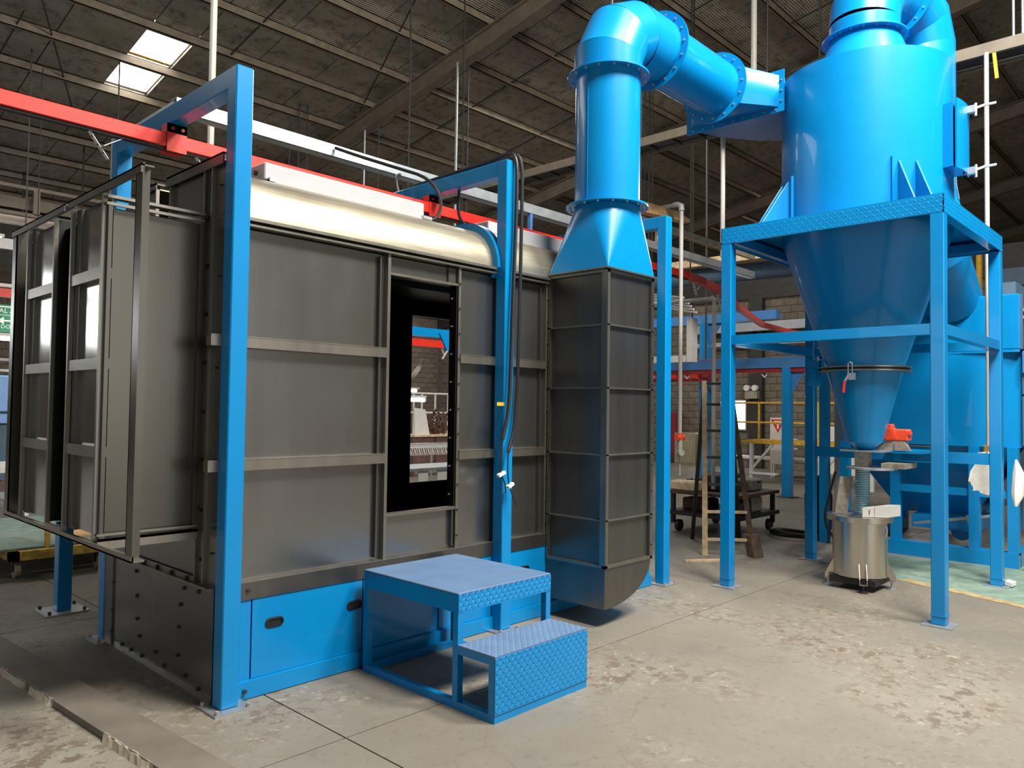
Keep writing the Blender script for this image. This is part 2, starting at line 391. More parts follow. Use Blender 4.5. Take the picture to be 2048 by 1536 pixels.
# blocks laid in running bond, joints recessed
blkmesh = []
for m in M['blk']:
    for rep in range(2):
        bb = MB().box(0, .03, -.1955, .1955, -.0955, .0955, .006); me = bb.mesh('block'); me.materials.append(m); blkmesh.append(me)
cells = []
for jz in range(26):
    for iy in range(11): cells.append((8.1+iy*.4+(.2 if jz % 2 else 0), .1+jz*.2))
for jz in range(22, 26):
    for iy in range(4): cells.append((3.6+iy*.4+(.2 if jz % 2 else 0), .1+jz*.2))
done = set()
for (y, z) in cells[:300]:
    done.add((round(y, 2), round(z, 2)))
    shared('block', random.choice(blkmesh), wr, (XR-.03+random.uniform(-.004, .004), y, z))
rest = MB()
for jz in range(26):
    for iy in range(61):
        y = -.7+iy*.4+(.2 if jz % 2 else 0); z = .1+jz*.2
        if (round(y, 2), round(z, 2)) in done or y > YB-.2: continue
        rest.box(XR-.025, XR, y-.193, y+.193, z-.093, z+.093)
rest.obj('block_courses', M['blk'][1], wr, kind='stuff')
bm2 = []
for m in M['blk']:
    bb = MB().box(-.1955, .1955, -.03, 0, -.0955, .0955, .006); me = bb.mesh('block'); me.materials.append(m); bm2.append(me)
done = set()
for jz in range(24):
    for ix in range(6):
        x = 18.4+ix*.4+(.2 if jz % 2 else 0); z = .1+jz*.2; done.add((round(x, 2), round(z, 2)))
        shared('block', random.choice(bm2), wb, (x, YB+random.uniform(-.004, .004), z))
rest = MB()
for jz in range(25):
    for ix in range(72):
        x = -8.8+ix*.4+(.2 if jz % 2 else 0); z = .1+jz*.2
        if (round(x, 2), round(z, 2)) in done or x > XR-.2: continue
        rest.box(x-.193, x+.193, YB-.025, YB, z-.093, z+.093)
rest.obj('block_courses', M['blk'][0], wb, kind='stuff')
# left wall with side opening, wall behind the camera with the loading door
wl = struct(MB().box(XL-.2, XL, YF, 2.8, 0, rz(YF)).obj('wall_left', M['greyblock']))
b = MB(); b.box(XL-.2, XL, 10.2, YB, 0, 9.0); b.box(XL-.2, XL, 2.8, 10.2, 4.6, 10.0); b.box(XL-.2, XL, 2.8, 10.2, 0, .6); b.obj('wall_section', M['greyblock'], wl)
wf = struct(MB().box(XL, -1.4, YF-.2, YF, 0, 12.3).obj('wall_front', M['greyblock']))
b = MB(); b.box(6.6, XE, YF-.2, YF, 0, 12.3); b.box(-1.4, 6.6, YF-.2, YF, 5.1, 12.3); b.obj('wall_section', M['greyblock'], wf)
# steel columns on the right wall
for y, nm in ((10.05, 'trim_2'), (4.0, 'trim_3')):
    struct(MB().box(XR-.22, XR-.04, y-.2, y+.2, 0, 4.85).obj(nm, M['dark']))
# high windows in the back wall, left of the booth
for i, (x0, x1, z0, z1) in enumerate(((-6.0, -2.7, 3.3, 5.1), (-1.6, 1.4, 3.4, 4.8))):
    w = struct(MB().box(x0, x1, YB-.06, YB-.03, z0, z1).obj('window_%d' % (i+2), M['windowlight']))
    b = MB(); n = 4
    for k in range(n+1): xx = x0+(x1-x0)*k/n; b.box(xx-.03, xx+.03, YB-.09, YB-.02, z0, z1)
    b.box(x0, x1, YB-.09, YB-.02, z0-.05, z0); b.box(x0, x1, YB-.09, YB-.02, z1, z1+.05); b.obj('window_frame', M['white'], w)
# bright doorway openings far right, seen between the posts
for i, (y0, y1, z0, z1) in enumerate(((11.55, 11.86, 1.1, 1.95), (10.42, 10.80, 1.1, 1.92))):
    w = struct(MB().box(XR-.06, XR-.035, y0, y1, z0, z1).obj('window_%d' % (i+4), M['windowlight']))
    b = MB(); b.box(XR-.08, XR-.03, y0-.05, y0, z0-.05, z1+.05); b.box(XR-.08, XR-.03, y1, y1+.05, z0-.05, z1+.05); b.box(XR-.08, XR-.03, y0, y1, z1, z1+.05); b.box(XR-.08, XR-.03, y0, y1, z0-.05, z0)
    b.obj('window_frame', M['beam'], w)

# ================================================================ POWDER BOOTH
bo = thing('powder_booth', 'long bare-steel powder coating booth with rounded roof, black open doorway and blue skirt', 'spray booth', (1.93, 3.97, 0))
Y0, Y1, X0, X1 = 3.97, 5.57, 1.93, 6.05
def pnl(x0, x1, z0, z1): return MB().box(x0, x1, Y0+.03, Y0+.04, z0, z1).obj('panel', M['steel'], bo)
for x0, x1 in ((1.95, 3.01), (3.645, 4.56)):
    pnl(x0, x1, .635, 1.245); pnl(x0, x1, 1.30, 1.915); pnl(x0, x1, 1.975, 2.575)
    for z in (1.243, 1.915):
        b = MB(); xa = 1.85 if x0 < 2 else x0
        b.box(xa, x1, Y0-.02, Y0+.035, z, z+.058); b.obj('rail', M['steel_edge'], bo)
        MB().box(xa, x1, Y0-.022, Y0+.034, z+.056, z+.062).obj('rail_edge', M['steel_edge'], bo)
pnl(3.035, 3.62, .635, .905); MB().box(3.035, 3.62, Y0+.03, Y0+.04, 2.465, 2.575).obj('panel', M['steel'], bo)
MB().box(3.02, 3.635, Y0-.005, Y0+.04, .9, .92).obj('sill', M['steel_edge'], bo)
MB().box(3.02, 3.635, Y0-.005, Y0+.04, 2.452, 2.468).obj('door_head', M['steel_edge'], bo)
MB().box(3.55, 3.62, Y0+.015, Y0+.03, 2.468, 2.575).obj('dark_infill', M['steel_dark'], bo)
for x in (1.93, 3.01, 3.625, 4.555):
    MB().box(x, x+.022, Y0-.01, Y0+.04, .63, 2.6).obj('flange', M['steel_edge'], bo)
for x in (2.955, 3.60, 4.50):
    b = MB().box(x, x+.012, Y0+.0, Y0+.03, .65, 2.56)
    if x == 3.60: b = MB().box(x, x+.012, Y0+.0, Y0+.03, .65, .9)
    b.obj('stiffener', M['steel_dark'], bo)
b = MB()
for x in (3.626, 4.565):
    for k in range(11): z = .72+k*.175; b.cyl((x+.01, Y0-.012, z), (x+.01, Y0-.022, z), .007, seg=6)
b.obj('flange_bolts', M['dark'], bo, kind='stuff')
# black door jambs
b = MB(); b.box(3.03, 3.036, Y0-.0, Y0+.07, .92, 2.452); b.box(3.613, 3.62, Y0-.0, Y0+.07, .92, 2.452); b.obj('door_jamb', M['black'], bo)
b = MB()
for k in range(8): b.cyl((3.613, Y0+.045, 1.0+k*.195), (3.605, Y0+.045, 1.0+k*.195), .007, seg=6)
b.obj('jamb_bolts', M['galv'], bo, kind='stuff')
# black inner liner with the opposite doorway cut in it
b = MB(); iy = Y1-.04
for (x0, x1, z0, z1) in ((1.96, 4.49, .62, 2.9), (5.12, 5.99, .62, 2.9), (4.49, 5.12, .62, .91), (4.49, 5.12, 2.45, 2.9)): b.box(x0, x1, iy, iy+.01, z0, z1)
b.box(1.96, 5.99, Y0+.05, iy, .61, .62)
for (x0, x1) in ((1.96, 3.03), (3.62, 5.99)): b.box(x0, x1, Y0+.05, Y0+.06, .62, 2.6)
b.box(3.03, 3.62, Y0+.05, Y0+.06, .62, .9); b.box(3.03, 3.62, Y0+.05, Y0+.06, 2.46, 2.6)
b.box(1.96, 5.99, Y0+.06, 4.62, 2.58, 2.59); b.box(1.96, 5.99, 4.92, iy, 2.58, 2.59)
b.box(5.98, 5.99, Y0+.05, iy, .62, 2.58)
b.obj('inner_liner', M['black'], bo)
b = MB()
for (x0, x1, z0, z1) in ((1.93, 4.49, .0, 2.62), (5.12, 6.05, .0, 2.62), (4.49, 5.12, .0, .91), (4.49, 5.12, 2.45, 2.62)): b.box(x0, x1, Y1-.02, Y1, z0, z1)
b.obj('rear_panel', M['steel_dark'], bo)
# lip, roof shells, blue arch flange
b = MB(); b.box(1.95, 4.58, Y0-.045, Y0+.03, 2.612, 2.63); b.box(1.95, 4.58, Y0-.03, Y0+.03, 2.585, 2.598); b.obj('roof_lip', M['steel_edge'], bo)
def arc(rad, y, zc, n=14): return [(y+.32-rad*math.cos(a*math.pi/2/n), zc+rad*math.sin(a*math.pi/2/n)) for a in range(n+1)]
def roofprof(g=0):
    p = arc(.32+g, Y0, 2.63); p += [(4.62, 2.95+g)]
    return p
def shell(x0, x1, prof, th, mat, name, mirror=False):
    fy = (lambda y: 9.54-y) if mirror else (lambda y: y)
    b = MB(); n = len(prof); inner = []
    for (y, z) in prof: inner.append((min(y+th, 4.62), z-th))
    A = [b.b.verts.new((x0, fy(y), z)) for y, z in prof]; B = [b.b.verts.new((x1, fy(y), z)) for y, z in prof]
    Ai = [b.b.verts.new((x0, fy(y), z)) for y, z in inner]; Bi = [b.b.verts.new((x1, fy(y), z)) for y, z in inner]
    for i in range(n-1):
        b.b.faces.new((A[i], A[i+1], B[i+1], B[i])); b.b.faces.new((Ai[i], Bi[i], Bi[i+1], Ai[i+1]))
        b.b.faces.new((A[i], Ai[i], Ai[i+1], A[i+1])); b.b.faces.new((B[i], B[i+1], Bi[i+1], Bi[i]))
    b.b.faces.new((A[0], B[0], Bi[0], Ai[0])); b.b.faces.new((A[-1], Ai[-1], Bi[-1], B[-1]))
    return b.obj(name, mat, bo, smooth=True)
for mir in (False, True):
    shell(1.95, 3.965, roofprof(), .008, M['roofsteel'], 'roof_shell', mir)
    shell(4.035, 6.05, roofprof(), .008, M['roofsteel'], 'roof_shell', mir)
    shell(3.965, 4.035, roofprof(.055), .07, M['blue'], 'arch_flange', mir)
# end wall facing the camera side
b = MB().box(1.925, 1.935, 3.98, 4.66, .62, 2.93); b.obj('end_panel', M['steel'], bo)
pts = [(1.925, 4.88, .62), (1.925, 5.55, .62), (1.925, 5.55, 2.63)] + [(1.925, 9.54-y, z) for y, z in roofprof()]
MB().prism(pts, (.01, 0, 0)).obj('end_panel', M['steel'], bo)
MB().box(1.925, 1.935, 4.66, 4.88, .62, .9).obj('end_panel', M['steel'], bo)
b = MB(); b.box(1.90, 1.955, 3.97, 4.70, 2.955, 2.967); b.box(1.90, 1.908, 3.97, 4.70, 2.905, 2.967); b.obj('top_angle', M['steel_dark'], bo)
b = MB(); b.box(1.90, 1.955, 4.86, 5.1, 2.955, 2.967); b.box(1.90, 1.908, 4.86, 5.1, 2.93, 2.967); b.obj('top_angle', M['steel_dark'], bo)
MB().box(1.905, 1.925, 4.655, 4.67, 2.66, 2.93).obj('slot_edge', M['steel_edge'], bo); MB().box(1.905, 1.925, 4.865, 4.88, 2.66, 2.93).obj('slot_edge', M['steel_edge'], bo)
for y in (4.195, 4.10): MB().box(1.905, 1.925, y, y+.012, .62, 2.92).obj('end_flange', M['steel_edge'], bo)
b = MB()
for k in range(9): b.cyl((1.925, 4.16, .75+k*.27), (1.91, 4.16, .75+k*.27), .011, seg=6)
for k in range(5): b.cyl((1.925, 4.03, .8+k*.5), (1.915, 4.03, .8+k*.5), .007, seg=6)
for k in range(6): b.cyl((1.905, 4.28+k*.2, .635), (1.89, 4.28+k*.2, .635), .012, seg=6)
b.obj('end_bolts', M['dark'], bo, kind='stuff')
MB().box(1.88, 1.93, 3.97, 5.25, .612, .624).obj('ledge', M['steel_edge'], bo)
MB().box(1.905, 1.915, 4.2, 5.2, .624, .65).obj('ledge_flange', M['steel_edge'], bo)
# base below
MB().box(1.925, 1.94, 4.0, 5.42, .02, .612).obj('base_panel', M['steel'], bo)
MB().box(1.915, 1.935, 5.42, 5.56, .02, .612).obj('base_trim', M['steel_dark'], bo)
MB().box(1.90, 1.94, 3.98, 5.56, .0, .022).obj('base_angle', M['steel_edge'], bo)
b = MB()
for (y, z) in ((5.05, .55), (5.03, .40), (5.02, .26), (4.98, .16), (4.93, .05), (4.36, .56), (4.18, .57), (4.4, .46), (4.42, .33), (4.42, .17), (4.73, .12), (4.6, .07), (4.32, .08), (5.25, .05), (5.1, .05), (4.15, .05), (5.43, .42), (5.43, .24), (5.43, .1), (5.08, .6)):
    b.cyl((1.926, y, z), (1.914, y, z), .0115, seg=8)
b.obj('base_bolts', M['dark'], bo, kind='stuff')
# steel band and blue skirt with doors
MB().box(1.95, 6.05, Y0-.012, Y0+.04, .535, .632).obj('band', M['steel_dark'], bo); MB().box(1.95, 6.05, Y0-.014, Y0+.03, .628, .634).obj('band_edge', M['steel_edge'], bo)
b = MB(); b.cyl((2.10, Y0-.012, .585), (2.10, Y0-.022, .585), .012, seg=8); b.cyl((2.08, Y0-.032, .05), (2.08, Y0-.045, .05), .012, seg=8); b.obj('band_bolts', M['dark'], bo, kind='stuff')
MB().box(1.95, 6.05, Y0+.012, Y0+.05, .0, .535).obj('skirt_backing', M['dark'], bo)
MB().box(1.95, 2.122, Y0-.004, Y0+.02, .0, .533).obj('skirt_panel', M['blue'], bo)
for x0, x1, hs in ((2.13, 2.86, (2.205, 2.745)), (2.868, 3.48, ()), (3.49, 4.17, ()), (4.18, 4.86, (4.28,)), (4.87, 6.05, ())):
    p = MB().box(x0, x1, Y0-.006, Y0+.012, .1, .533).obj('skirt_door', M['blue'], bo)
    for hx in hs:
        b = MB(); zc = .385
        def stad(wd, hh, n=8):
            o = []
            for k in range(n+1): a = -math.pi/2+math.pi*k/n; o.append((hx+.06+wd+hh*math.cos(a), zc+hh*math.sin(a)))
            for k in range(n+1): a = math.pi/2+math.pi*k/n; o.append((hx+.06-wd+hh*math.cos(a), zc+hh*math.sin(a)))
            return o
        o_, i_ = stad(.03, .027), stad(.03, .018)
        A = [b.b.verts.new((x, Y0-.012, z)) for x, z in o_]; B = [b.b.verts.new((x, Y0-.014, z)) for x, z in i_]
        C2 = [b.b.verts.new((x, Y0-.0065, z)) for x, z in i_]; D = [b.b.verts.new((x, Y0-.005, z)) for x, z in o_]
        b.skin(A, B); b.skin(B, C2); b.skin(D, A); b.b.faces.new(C2)
        b.obj('flush_handle', M['rubber'], p)
MB().box(1.97, 6.05, Y0-.03, Y0+.012, .005, .098).obj('kick_plate', M['blue'], bo)

# lamp housings lying on the booth roof
for i, (x0, x1) in enumerate(((2.30, 3.55), (4.20, 5.62))):
    t = thing('lamp_housing', ['long white lamp housing on booth roof nearest the entry end', 'long white lamp housing on booth roof behind the blue hood'][i], 'lamp housing', (x0, 4.25, 2.952))
    MB().box(x0, x1, 4.26, 4.52, 2.965, 3.07, .006).obj('case', M['lampwhite'], t)
    MB().box(x0+.02, x1+.05, 4.245, 4.53, 2.952, 2.966).obj('base_flange', M['lampwhite'], t)
    MB().cyl((x0, 4.36, 3.02), (x0-.012, 4.36, 3.02), .016, seg=10).obj('cable_hole', M['rubber'], t)
    MB().box(x0+.02, x0+.06, 4.23, 4.26, 2.952, 2.975).obj('foot', M['galv'], t); MB().box(x1-.03, x1+.05, 4.23, 4.26, 2.952, 2.975).obj('foot', M['galv'], t)

# entry vestibule bolted to the booth end
ve = thing('entry_vestibule', 'bare-steel entry tunnel with tall black slot bolted to the booth end', 'entry tunnel', (1.39, 4.2, .9))
XV = 1.39
for (y0, y1) in ((4.20, 4.68), (4.97, 5.50)):
    for z0, z1 in ((.92, 1.325), (1.378, 1.775), (1.828, 2.24), (2.295, 2.66)):
        MB().box(XV+.035, XV+.045, y0, y1, z0, z1).obj('face_panel', M['face'], ve)
    for z in (1.323, 1.773, 2.238):
        MB().box(XV-.005, XV+.04, y0+.01, y1-.01, z, z+.058).obj('crossbar', M['steel_edge'], ve)
    for y in (y0-.008, y1-.012): MB().box(XV-.01, XV+.012, y, y+.02, .9, 2.67).obj('face_flange', M['steel_edge'], ve)
    MB().box(XV+.015, XV+.035, y1-.09, y1-.012, .92, 2.66).obj('inner_stile', M['steel_dark'], ve)
MB().box(XV, 1.9, 4.2, 4.206, .93, 2.6).obj('side_wall', M['steel_shade'], ve)
MB().box(XV, 1.9, 5.49, 5.5, .93, 2.6).obj('side_wall', M['steel_dark'], ve)
MB().box(XV+.01, XV+.03, 4.168, 4.2, .9, 2.62).obj('corner_stile', M['steel_shade'], ve); MB().box(1.875, 1.9, 4.17, 4.2, .9, 2.66).obj('corner_stile', M['steel_dark'], ve)
b = MB(); b.box(XV, 1.9, 4.155, 4.205, 2.645, 2.66); b.box(XV, 1.9, 4.165, 4.18, 2.61, 2.625); b.obj('top_rail', M['steel_edge'], ve)
b = MB(); b.box(XV, 1.9, 4.155, 4.205, .905, .918); b.box(XV, 1.9, 4.165, 4.18, .93, .942); b.box(XV, 1.9, 4.155, 4.165, .865, .918); b.obj('bottom_rail', M['steel_edge'], ve)
MB().box(XV+.045, 1.9, 4.21, 5.49, 2.6, 2.606).obj('tunnel_roof', M['black'], ve)
b = MB(); b.box(XV+.05, 1.9, 4.215, 4.67, .92, .93); b.box(XV+.05, 1.9, 4.98, 5.485, .92, .93); b.box(XV+.05, 1.9, 4.68, 4.97, .90, .91)
b.box(XV+.05, 1.9, 4.66, 4.67, .93, 2.6); b.box(XV+.013, 1.9, 4.960, 4.969, .92, 2.66); b.obj('slot_liner', M['black'], ve)
b = MB(); b.box(XV-.012, XV-.004, 4.69, 4.96, .895, .92); b.obj('slot_sill', M['steel_edge'], ve)
# open frame wings with free-standing corner angles
for y0, y1 in ((3.68, 3.76), (5.74, 5.82)):
    b = MB(); b.box(XV-.012, XV-.004, y0, y1, .88, 2.72); b.box(XV-.012, XV+.05, y1-.008, y1, .88, 2.72) if y0 < 4 else b.box(XV-.012, XV+.05, y0, y0+.008, .88, 2.72)
    b.obj('corner_angle', M['steel_shade'], ve)
for y0, y1 in ((3.68, 4.70), (4.77, 5.82)):
    b = MB(); b.box(XV-.02, XV-.012, y0, y1, 2.672, 2.712); b.box(XV-.02, XV+.04, y0, y1, 2.704, 2.712); b.obj('top_bar', M['steel_dark'], ve)
b = MB(); b.box(XV-.015, XV-.004, 3.68, 5.82, .872, .9); b.box(XV-.015, XV+.045, 3.68, 5.82, .872, .88); b.obj('bottom_bar', M['steel_edge'], ve)

# ================================================================ PORTAL FRAMES
def portal(x, label):
    t = thing('portal_frame', label, 'portal frame', (x+.05, 4.76, 0), 'blue portal frames straddling the booth')
    for y in (3.86, 5.56):
        p = MB().box(x, x+.1, y, y+.1, .012, 3.42, .006).obj('post', M['blue'], t)
        q = MB().box(x-.055, x+.155, y-.055, y+.155, 0, .012).obj('base_plate', M['galv'], p)
    MB().box(x+.002, x+.098, 3.95, 5.57, 3.31, 3.42, .005).obj('beam', M['blue'], t)
    b = MB()
    for y in (3.86, 5.56):
        for dx in (-.035, .135):
            for dy in (-.035, .135): b.cyl((x+dx, y+dy, .012), (x+dx, y+dy, .03), .011, seg=6)
    b.obj('anchor_bolts', M['greyblock'], t, kind='stuff')
    return t
portal(1.91, 'tall blue portal frame over the booth at its entry end, nearest post')
portal(3.99, 'blue portal frame over the booth middle with black cables draped on it')
portal(6.13, 'blue portal frame at far booth end beside the steel duct')
t = thing('stub_post', 'short blue post on galvanised base plate behind the entry tunnel', 'post', (1.97, 6.6, 0))
MB().box(1.92, 2.02, 6.55, 6.65, .012, .92, .004).obj('post', M['blue'], t); MB().box(1.82, 2.12, 6.45, 6.75, 0, .012).obj('base_plate', M['galv'], t)
b = MB()
for dx in (-.12, .12):
    for dy in (-.12, .12): b.cyl((1.97+dx, 6.6+dy, .012), (1.97+dx, 6.6+dy, .035), .012, seg=6)
b.obj('anchor_bolts', M['dark'], t, kind='stuff')
MB().box(1.45, 2.02, 5.5, 6.65, .92, .935).obj('carrier_plate', M['galv'], t)

# ================================================================ WORK STEP
ws = thing('work_step', 'blue two-tread work step with checker-plate front before the booth', 'step', (3.2, 3.33, 0))
xa, xb = 2.82, 3.575; ya, ym, yb_ = 2.765, 3.045, 3.89
MB().box(xa, xb, ym, yb_, .598, .61, .003).obj('platform', M['bluedust_sheen'], ws)
b = MB().box(xa, xb, ym-.002, ym+.006, .505, .598); b.lenses((xa, ym-.002, .507), (1, 0, 0), (0, 0, 1), xb-xa, .1, (0, -1, 0)); b.obj('fascia', M['blue'], ws)
MB().box(xa-.002, xa+.006, ym+.006, yb_, .505, .598).obj('fascia', M['blue'], ws); MB().box(xb-.006, xb+.002, ym+.006, yb_, .505, .598).obj('fascia', M['blue'], ws)
b = MB().box(xa, xb, ya, ym, .328, .338); b.lenses((xa, ya+.003, .338), (1, 0, 0), (0, 1, 0), xb-xa, ym-ya-.006, (0, 0, 1)); b.obj('tread', M['bluedust_sheen'], ws)
b = MB().box(xa, xb, ya-.004, ya+.004, .042, .328); b.lenses((xa, ya-.004, .044), (1, 0, 0), (0, 0, 1), xb-xa, .292, (0, -1, 0)); b.obj('riser', M['blue'], ws)
for x in (xa, xb-.04):
    MB().box(x, x+.04, ya+.005, ya+.045, .04, .328).obj('leg', M['blue'], ws)
    MB().box(x, x+.04, ym+.0, ym+.04, .04, .505).obj('leg', M['blue'], ws)
    MB().box(x, x+.04, yb_-.04, yb_, .04, .598).obj('leg', M['blue'], ws)
    MB().box(x, x+.04, ya, yb_, 0, .04).obj('floor_rail', M['blue'], ws)
    MB().box(x, x+.04, ya+.045, ym, .29, .328).obj('tread_rail', M['blue'], ws)
MB().box(xa+.04, xb-.04, ya, ya+.04, 0, .04).obj('floor_rail', M['blue'], ws); MB().box(xa+.04, xb-.04, yb_-.04, yb_, 0, .04).obj('floor_rail', M['blue'], ws)

# ================================================================ STEEL DUCT + EXHAUST PIPE
du = thing('suction_duct', 'square dark-steel suction duct with flanged ribs and curved bottom beside the booth', 'duct', (4.89, 3.675, .14))
dx0, dx1, dy0, dy1 = 4.58, 5.20, 3.383, 3.955
ribs = [.455, .788, 1.27, 1.766, 2.236, 2.64]
for z0, z1 in zip(ribs, ribs[1:]):
    MB().box(dx0+.025, dx1-.025, dy0+.025, dy0+.033, z0, z1).obj('panel', M['steel_dark'], du)
    MB().box(dx0+.025, dx0+.033, dy0+.033, dy1, z0, z1).obj('panel', M['steel_dark'], du)
    MB().box(dx1-.033, dx1-.025, dy0+.033, dy1, z0, z1).obj('panel', M['steel_dark'], du)
for z in ribs:
    b = MB(); h = .008 if z not in (2.64, .455) else .016
    b.box(dx0, dx1, dy0, dy0+.03, z-h, z+h*.3); b.box(dx0, dx0+.03, dy0, dy1, z-h, z+h*.3); b.box(dx1-.03, dx1, dy0, dy1, z-h, z+h*.3); b.obj('rib', M['steel_edge'], du)
for (x, y, mt) in ((dx0, dy0, 'steel_edge'), (dx1-.035, dy0, 'steel'), (dx0, dy1-.02, 'steel')):
    MB().box(x, x+.035, y, y+.02, .46, 2.64).obj('corner_flange', M[mt], du)
MB().box(dx0-.004, dx0+.004, dy0, dy0+.05, .46, 2.64).obj('corner_flange', M['steel'], du)
b = MB()
for k in range(10):
    z = .55+k*.21; b.cyl((dx1-.017, dy0, z), (dx1-.017, dy0-.01, z), .007, seg=6); b.cyl((dx0, dy1-.04, z), (dx0-.01, dy1-.04, z), .007, seg=6)
b.obj('flange_bolts', M['dark'], du, kind='stuff')
n = 14; prof = [(dx0+.01, .44), (dx1-.01, .44)] + [(dx0+.04+(dx1-.05-dx0)*math.cos(math.pi/2*k/n), .44-.3*math.sin(math.pi/2*k/n)) for k in range(1, n+1)] + [(dx0+.01, .14)]
MB().prism([(x, dy0+.01, z) for x, z in prof], (0, dy1-dy0-.01, 0)).obj('curved_bottom', M['steel_dark'], du)
MB().box(dx0+.03, dx1-.03, dy0+.03, dy1, 2.6, 2.64).obj('top_frame', M['steel_dark'], du)

ep = thing('exhaust_pipe', 'glossy blue exhaust pipe rising from the steel duct and bending to the cyclone', 'pipe', (4.91, 3.64, 2.655))
cx, cy, pr = 4.91, 3.64, .257
def circ(c, ax, rad, n=48, up=None):
    b = MB(); vs = b.ring(c, ax, rad, n, up); o = [v.co.copy() for v in vs]; b.b.free(); return o
# square to round hood: four triangles and four cone corners
b = MB(); zb, zt = 2.655, 3.19; N = 22
sq = [(dx1, dy0), (dx1, dy1), (dx0, dy1), (dx0, dy0)]
for q in range(4):
    c0 = sq[q]; c1 = sq[(q+1) % 4]; a0 = -math.pi/4-math.pi/4+q*math.pi/2
    pts = [(cx+pr*math.cos(a0+math.pi/2*k/N), cy+pr*math.sin(a0+math.pi/2*k/N), zt) for k in range(N+1)]
    V0 = b.b.verts.new((c0[0], c0[1], zb)); vs = [b.b.verts.new(p) for p in pts]
    for k in range(N): b.b.faces.new((V0, vs[k+1], vs[k]))
    V1 = b.b.verts.new((c1[0], c1[1], zb)); b.b.faces.new((V0, V1, vs[-1]))
bmesh.ops.remove_doubles(b.b, verts=b.b.verts, dist=1e-4)
b.obj('hood', M['blue'], ep)
MB().prism([(dx0-.02, dy0-.02, 2.648), (dx1+.02, dy0-.02, 2.648), (dx1+.02, dy1, 2.648), (dx0-.02, dy1, 2.648)], (0, 0, .012)).obj('hood_flange', M['steel_edge'], ep)
def bolts(p, ax, rad, n, t=.012, s=.009):
    b = MB(); R = circ(p, ax, rad, n); ax = Vector(ax).normalized()
    for q in R: b.cyl(q-ax*.002, q+ax*t, s, seg=6)
    return b
def flange(p, ax, ri, ro, parent, nb=16, t=.014):
    fobj = MB().annulus(Vector(p)-Vector(ax).normalized()*t/2, ax, ri, ro, t, 48).obj('flange', M['blue'], parent, smooth=True)
    bb = bolts(Vector(p)-Vector(ax).normalized()*t/2, -Vector(ax).normalized(), (ri+ro)/2+.006, nb); bolts_extra = bb
    bb.obj('flange_bolts', M['galv'], fobj, kind='stuff')
flange((cx, cy, 3.20), (0, 0, 1), pr-.01, .325, ep)
MB().cyl((cx, cy, 3.20), (cx, cy, 4.25), pr, seg=56, caps=False).obj('riser', M['blue'], ep, smooth=True)
MB().box(cx-pr-.006, cx-pr+.004, cy-.003, cy+.003, 3.22, 4.22).obj('weld_seam', M['blue'], ep)
flange((cx, cy, 4.25), (0, 0, 1), pr-.01, .325, ep)
# lobster-back elbow: rings on the mitre planes
zc = 4.70
ax_pts = [(4.91, 4.25), (4.91, 4.40), (5.02, 4.60), (5.22, zc), (5.57, zc)]
dirs = [(0, 1), (.24, .97), (.71, .71), (.95, .31), (1, 0)]
b = MB(); prev = None; er = .268
segs = [((0, 1)), ((.48, .877)), ((.894, .447)), ((1, 0))]
def mitre_ring(p, nrm, along, rad, n=56):
    # circle of the pipe of axis 'along' sheared onto the plane with normal nrm
    along = Vector((along[0], 0, along[1])).normalized(); nrm = Vector((nrm[0], 0, nrm[1])).normalized(); yv = Vector((0, 1, 0)); uv = along.cross(yv)
    o = []
    for k in range(n):
        a = 2*math.pi*k/n; q = yv*math.cos(a)*rad+uv*math.sin(a)*rad
        tt = -q.dot(nrm)/along.dot(nrm); o.append(Vector((p[0], cy, p[1]))+q+along*tt)
    return o
for i in range(4):
    a = mitre_ring(ax_pts[i], dirs[i], segs[i], er); c = mitre_ring(ax_pts[i+1], dirs[i+1], segs[i], er)
    o = MB().loft(a, c).obj('elbow_gore', M['blue'], ep, smooth=True)
flange((5.57, cy, zc), (1, 0, 0), pr-.01, .335, ep)
MB().cyl((5.57, cy, zc), (6.6, cy, zc), pr, seg=56, caps=False).obj('cross_pipe', M['blue'], ep, smooth=True)
MB().box(5.58, 6.58, cy-.003, cy+.003, zc-pr-.006, zc-pr+.003).obj('weld_seam', M['galv'], ep)
flange((6.6, cy, zc), (1, 0, 0), pr-.01, .335, ep)
# round to flat-rectangle transition
ix, iy0, iy1, iz0, iz1 = 6.95, 3.15, 4.09, 4.50, 4.80
n = 56; A = []; B = []
for k in range(n):
    a = 2*math.pi*k/n; A.append((6.6, cy+pr*math.cos(a), zc+pr*math.sin(a)))
    ca, sa = math.cos(a), math.sin(a); s_ = 1/max(abs(ca), abs(sa)); B.append((ix, (iy0+iy1)/2+(iy1-iy0)/2*ca*s_, (iz0+iz1)/2+(iz1-iz0)/2*sa*s_))
MB().loft(A, B).obj('transition', M['blue'], ep, smooth=True)
b = MB()
for (y0, y1, z0, z1) in ((iy0-.05, iy1+.05, iz0-.05, iz0), (iy0-.05, iy1+.05, iz1, iz1+.05), (iy0-.05, iy0, iz0, iz1), (iy1, iy1+.05, iz0, iz1)): b.box(ix, ix+.012, y0, y1, z0, z1)
fo = b.obj('rectangular_flange', M['blue'], ep)
b = MB()
for k in range(9): y = iy0+.03+k*.11; b.cyl((ix, y, iz0-.025), (ix-.012, y, iz0-.025), .009, seg=6)
for k in range(3): b.cyl((ix, iy0-.025, iz0+.05+k*.1), (ix-.012, iy0-.025, iz0+.05+k*.1), .009, seg=6)
b.obj('flange_bolts', M['galv'], fo, kind='stuff')

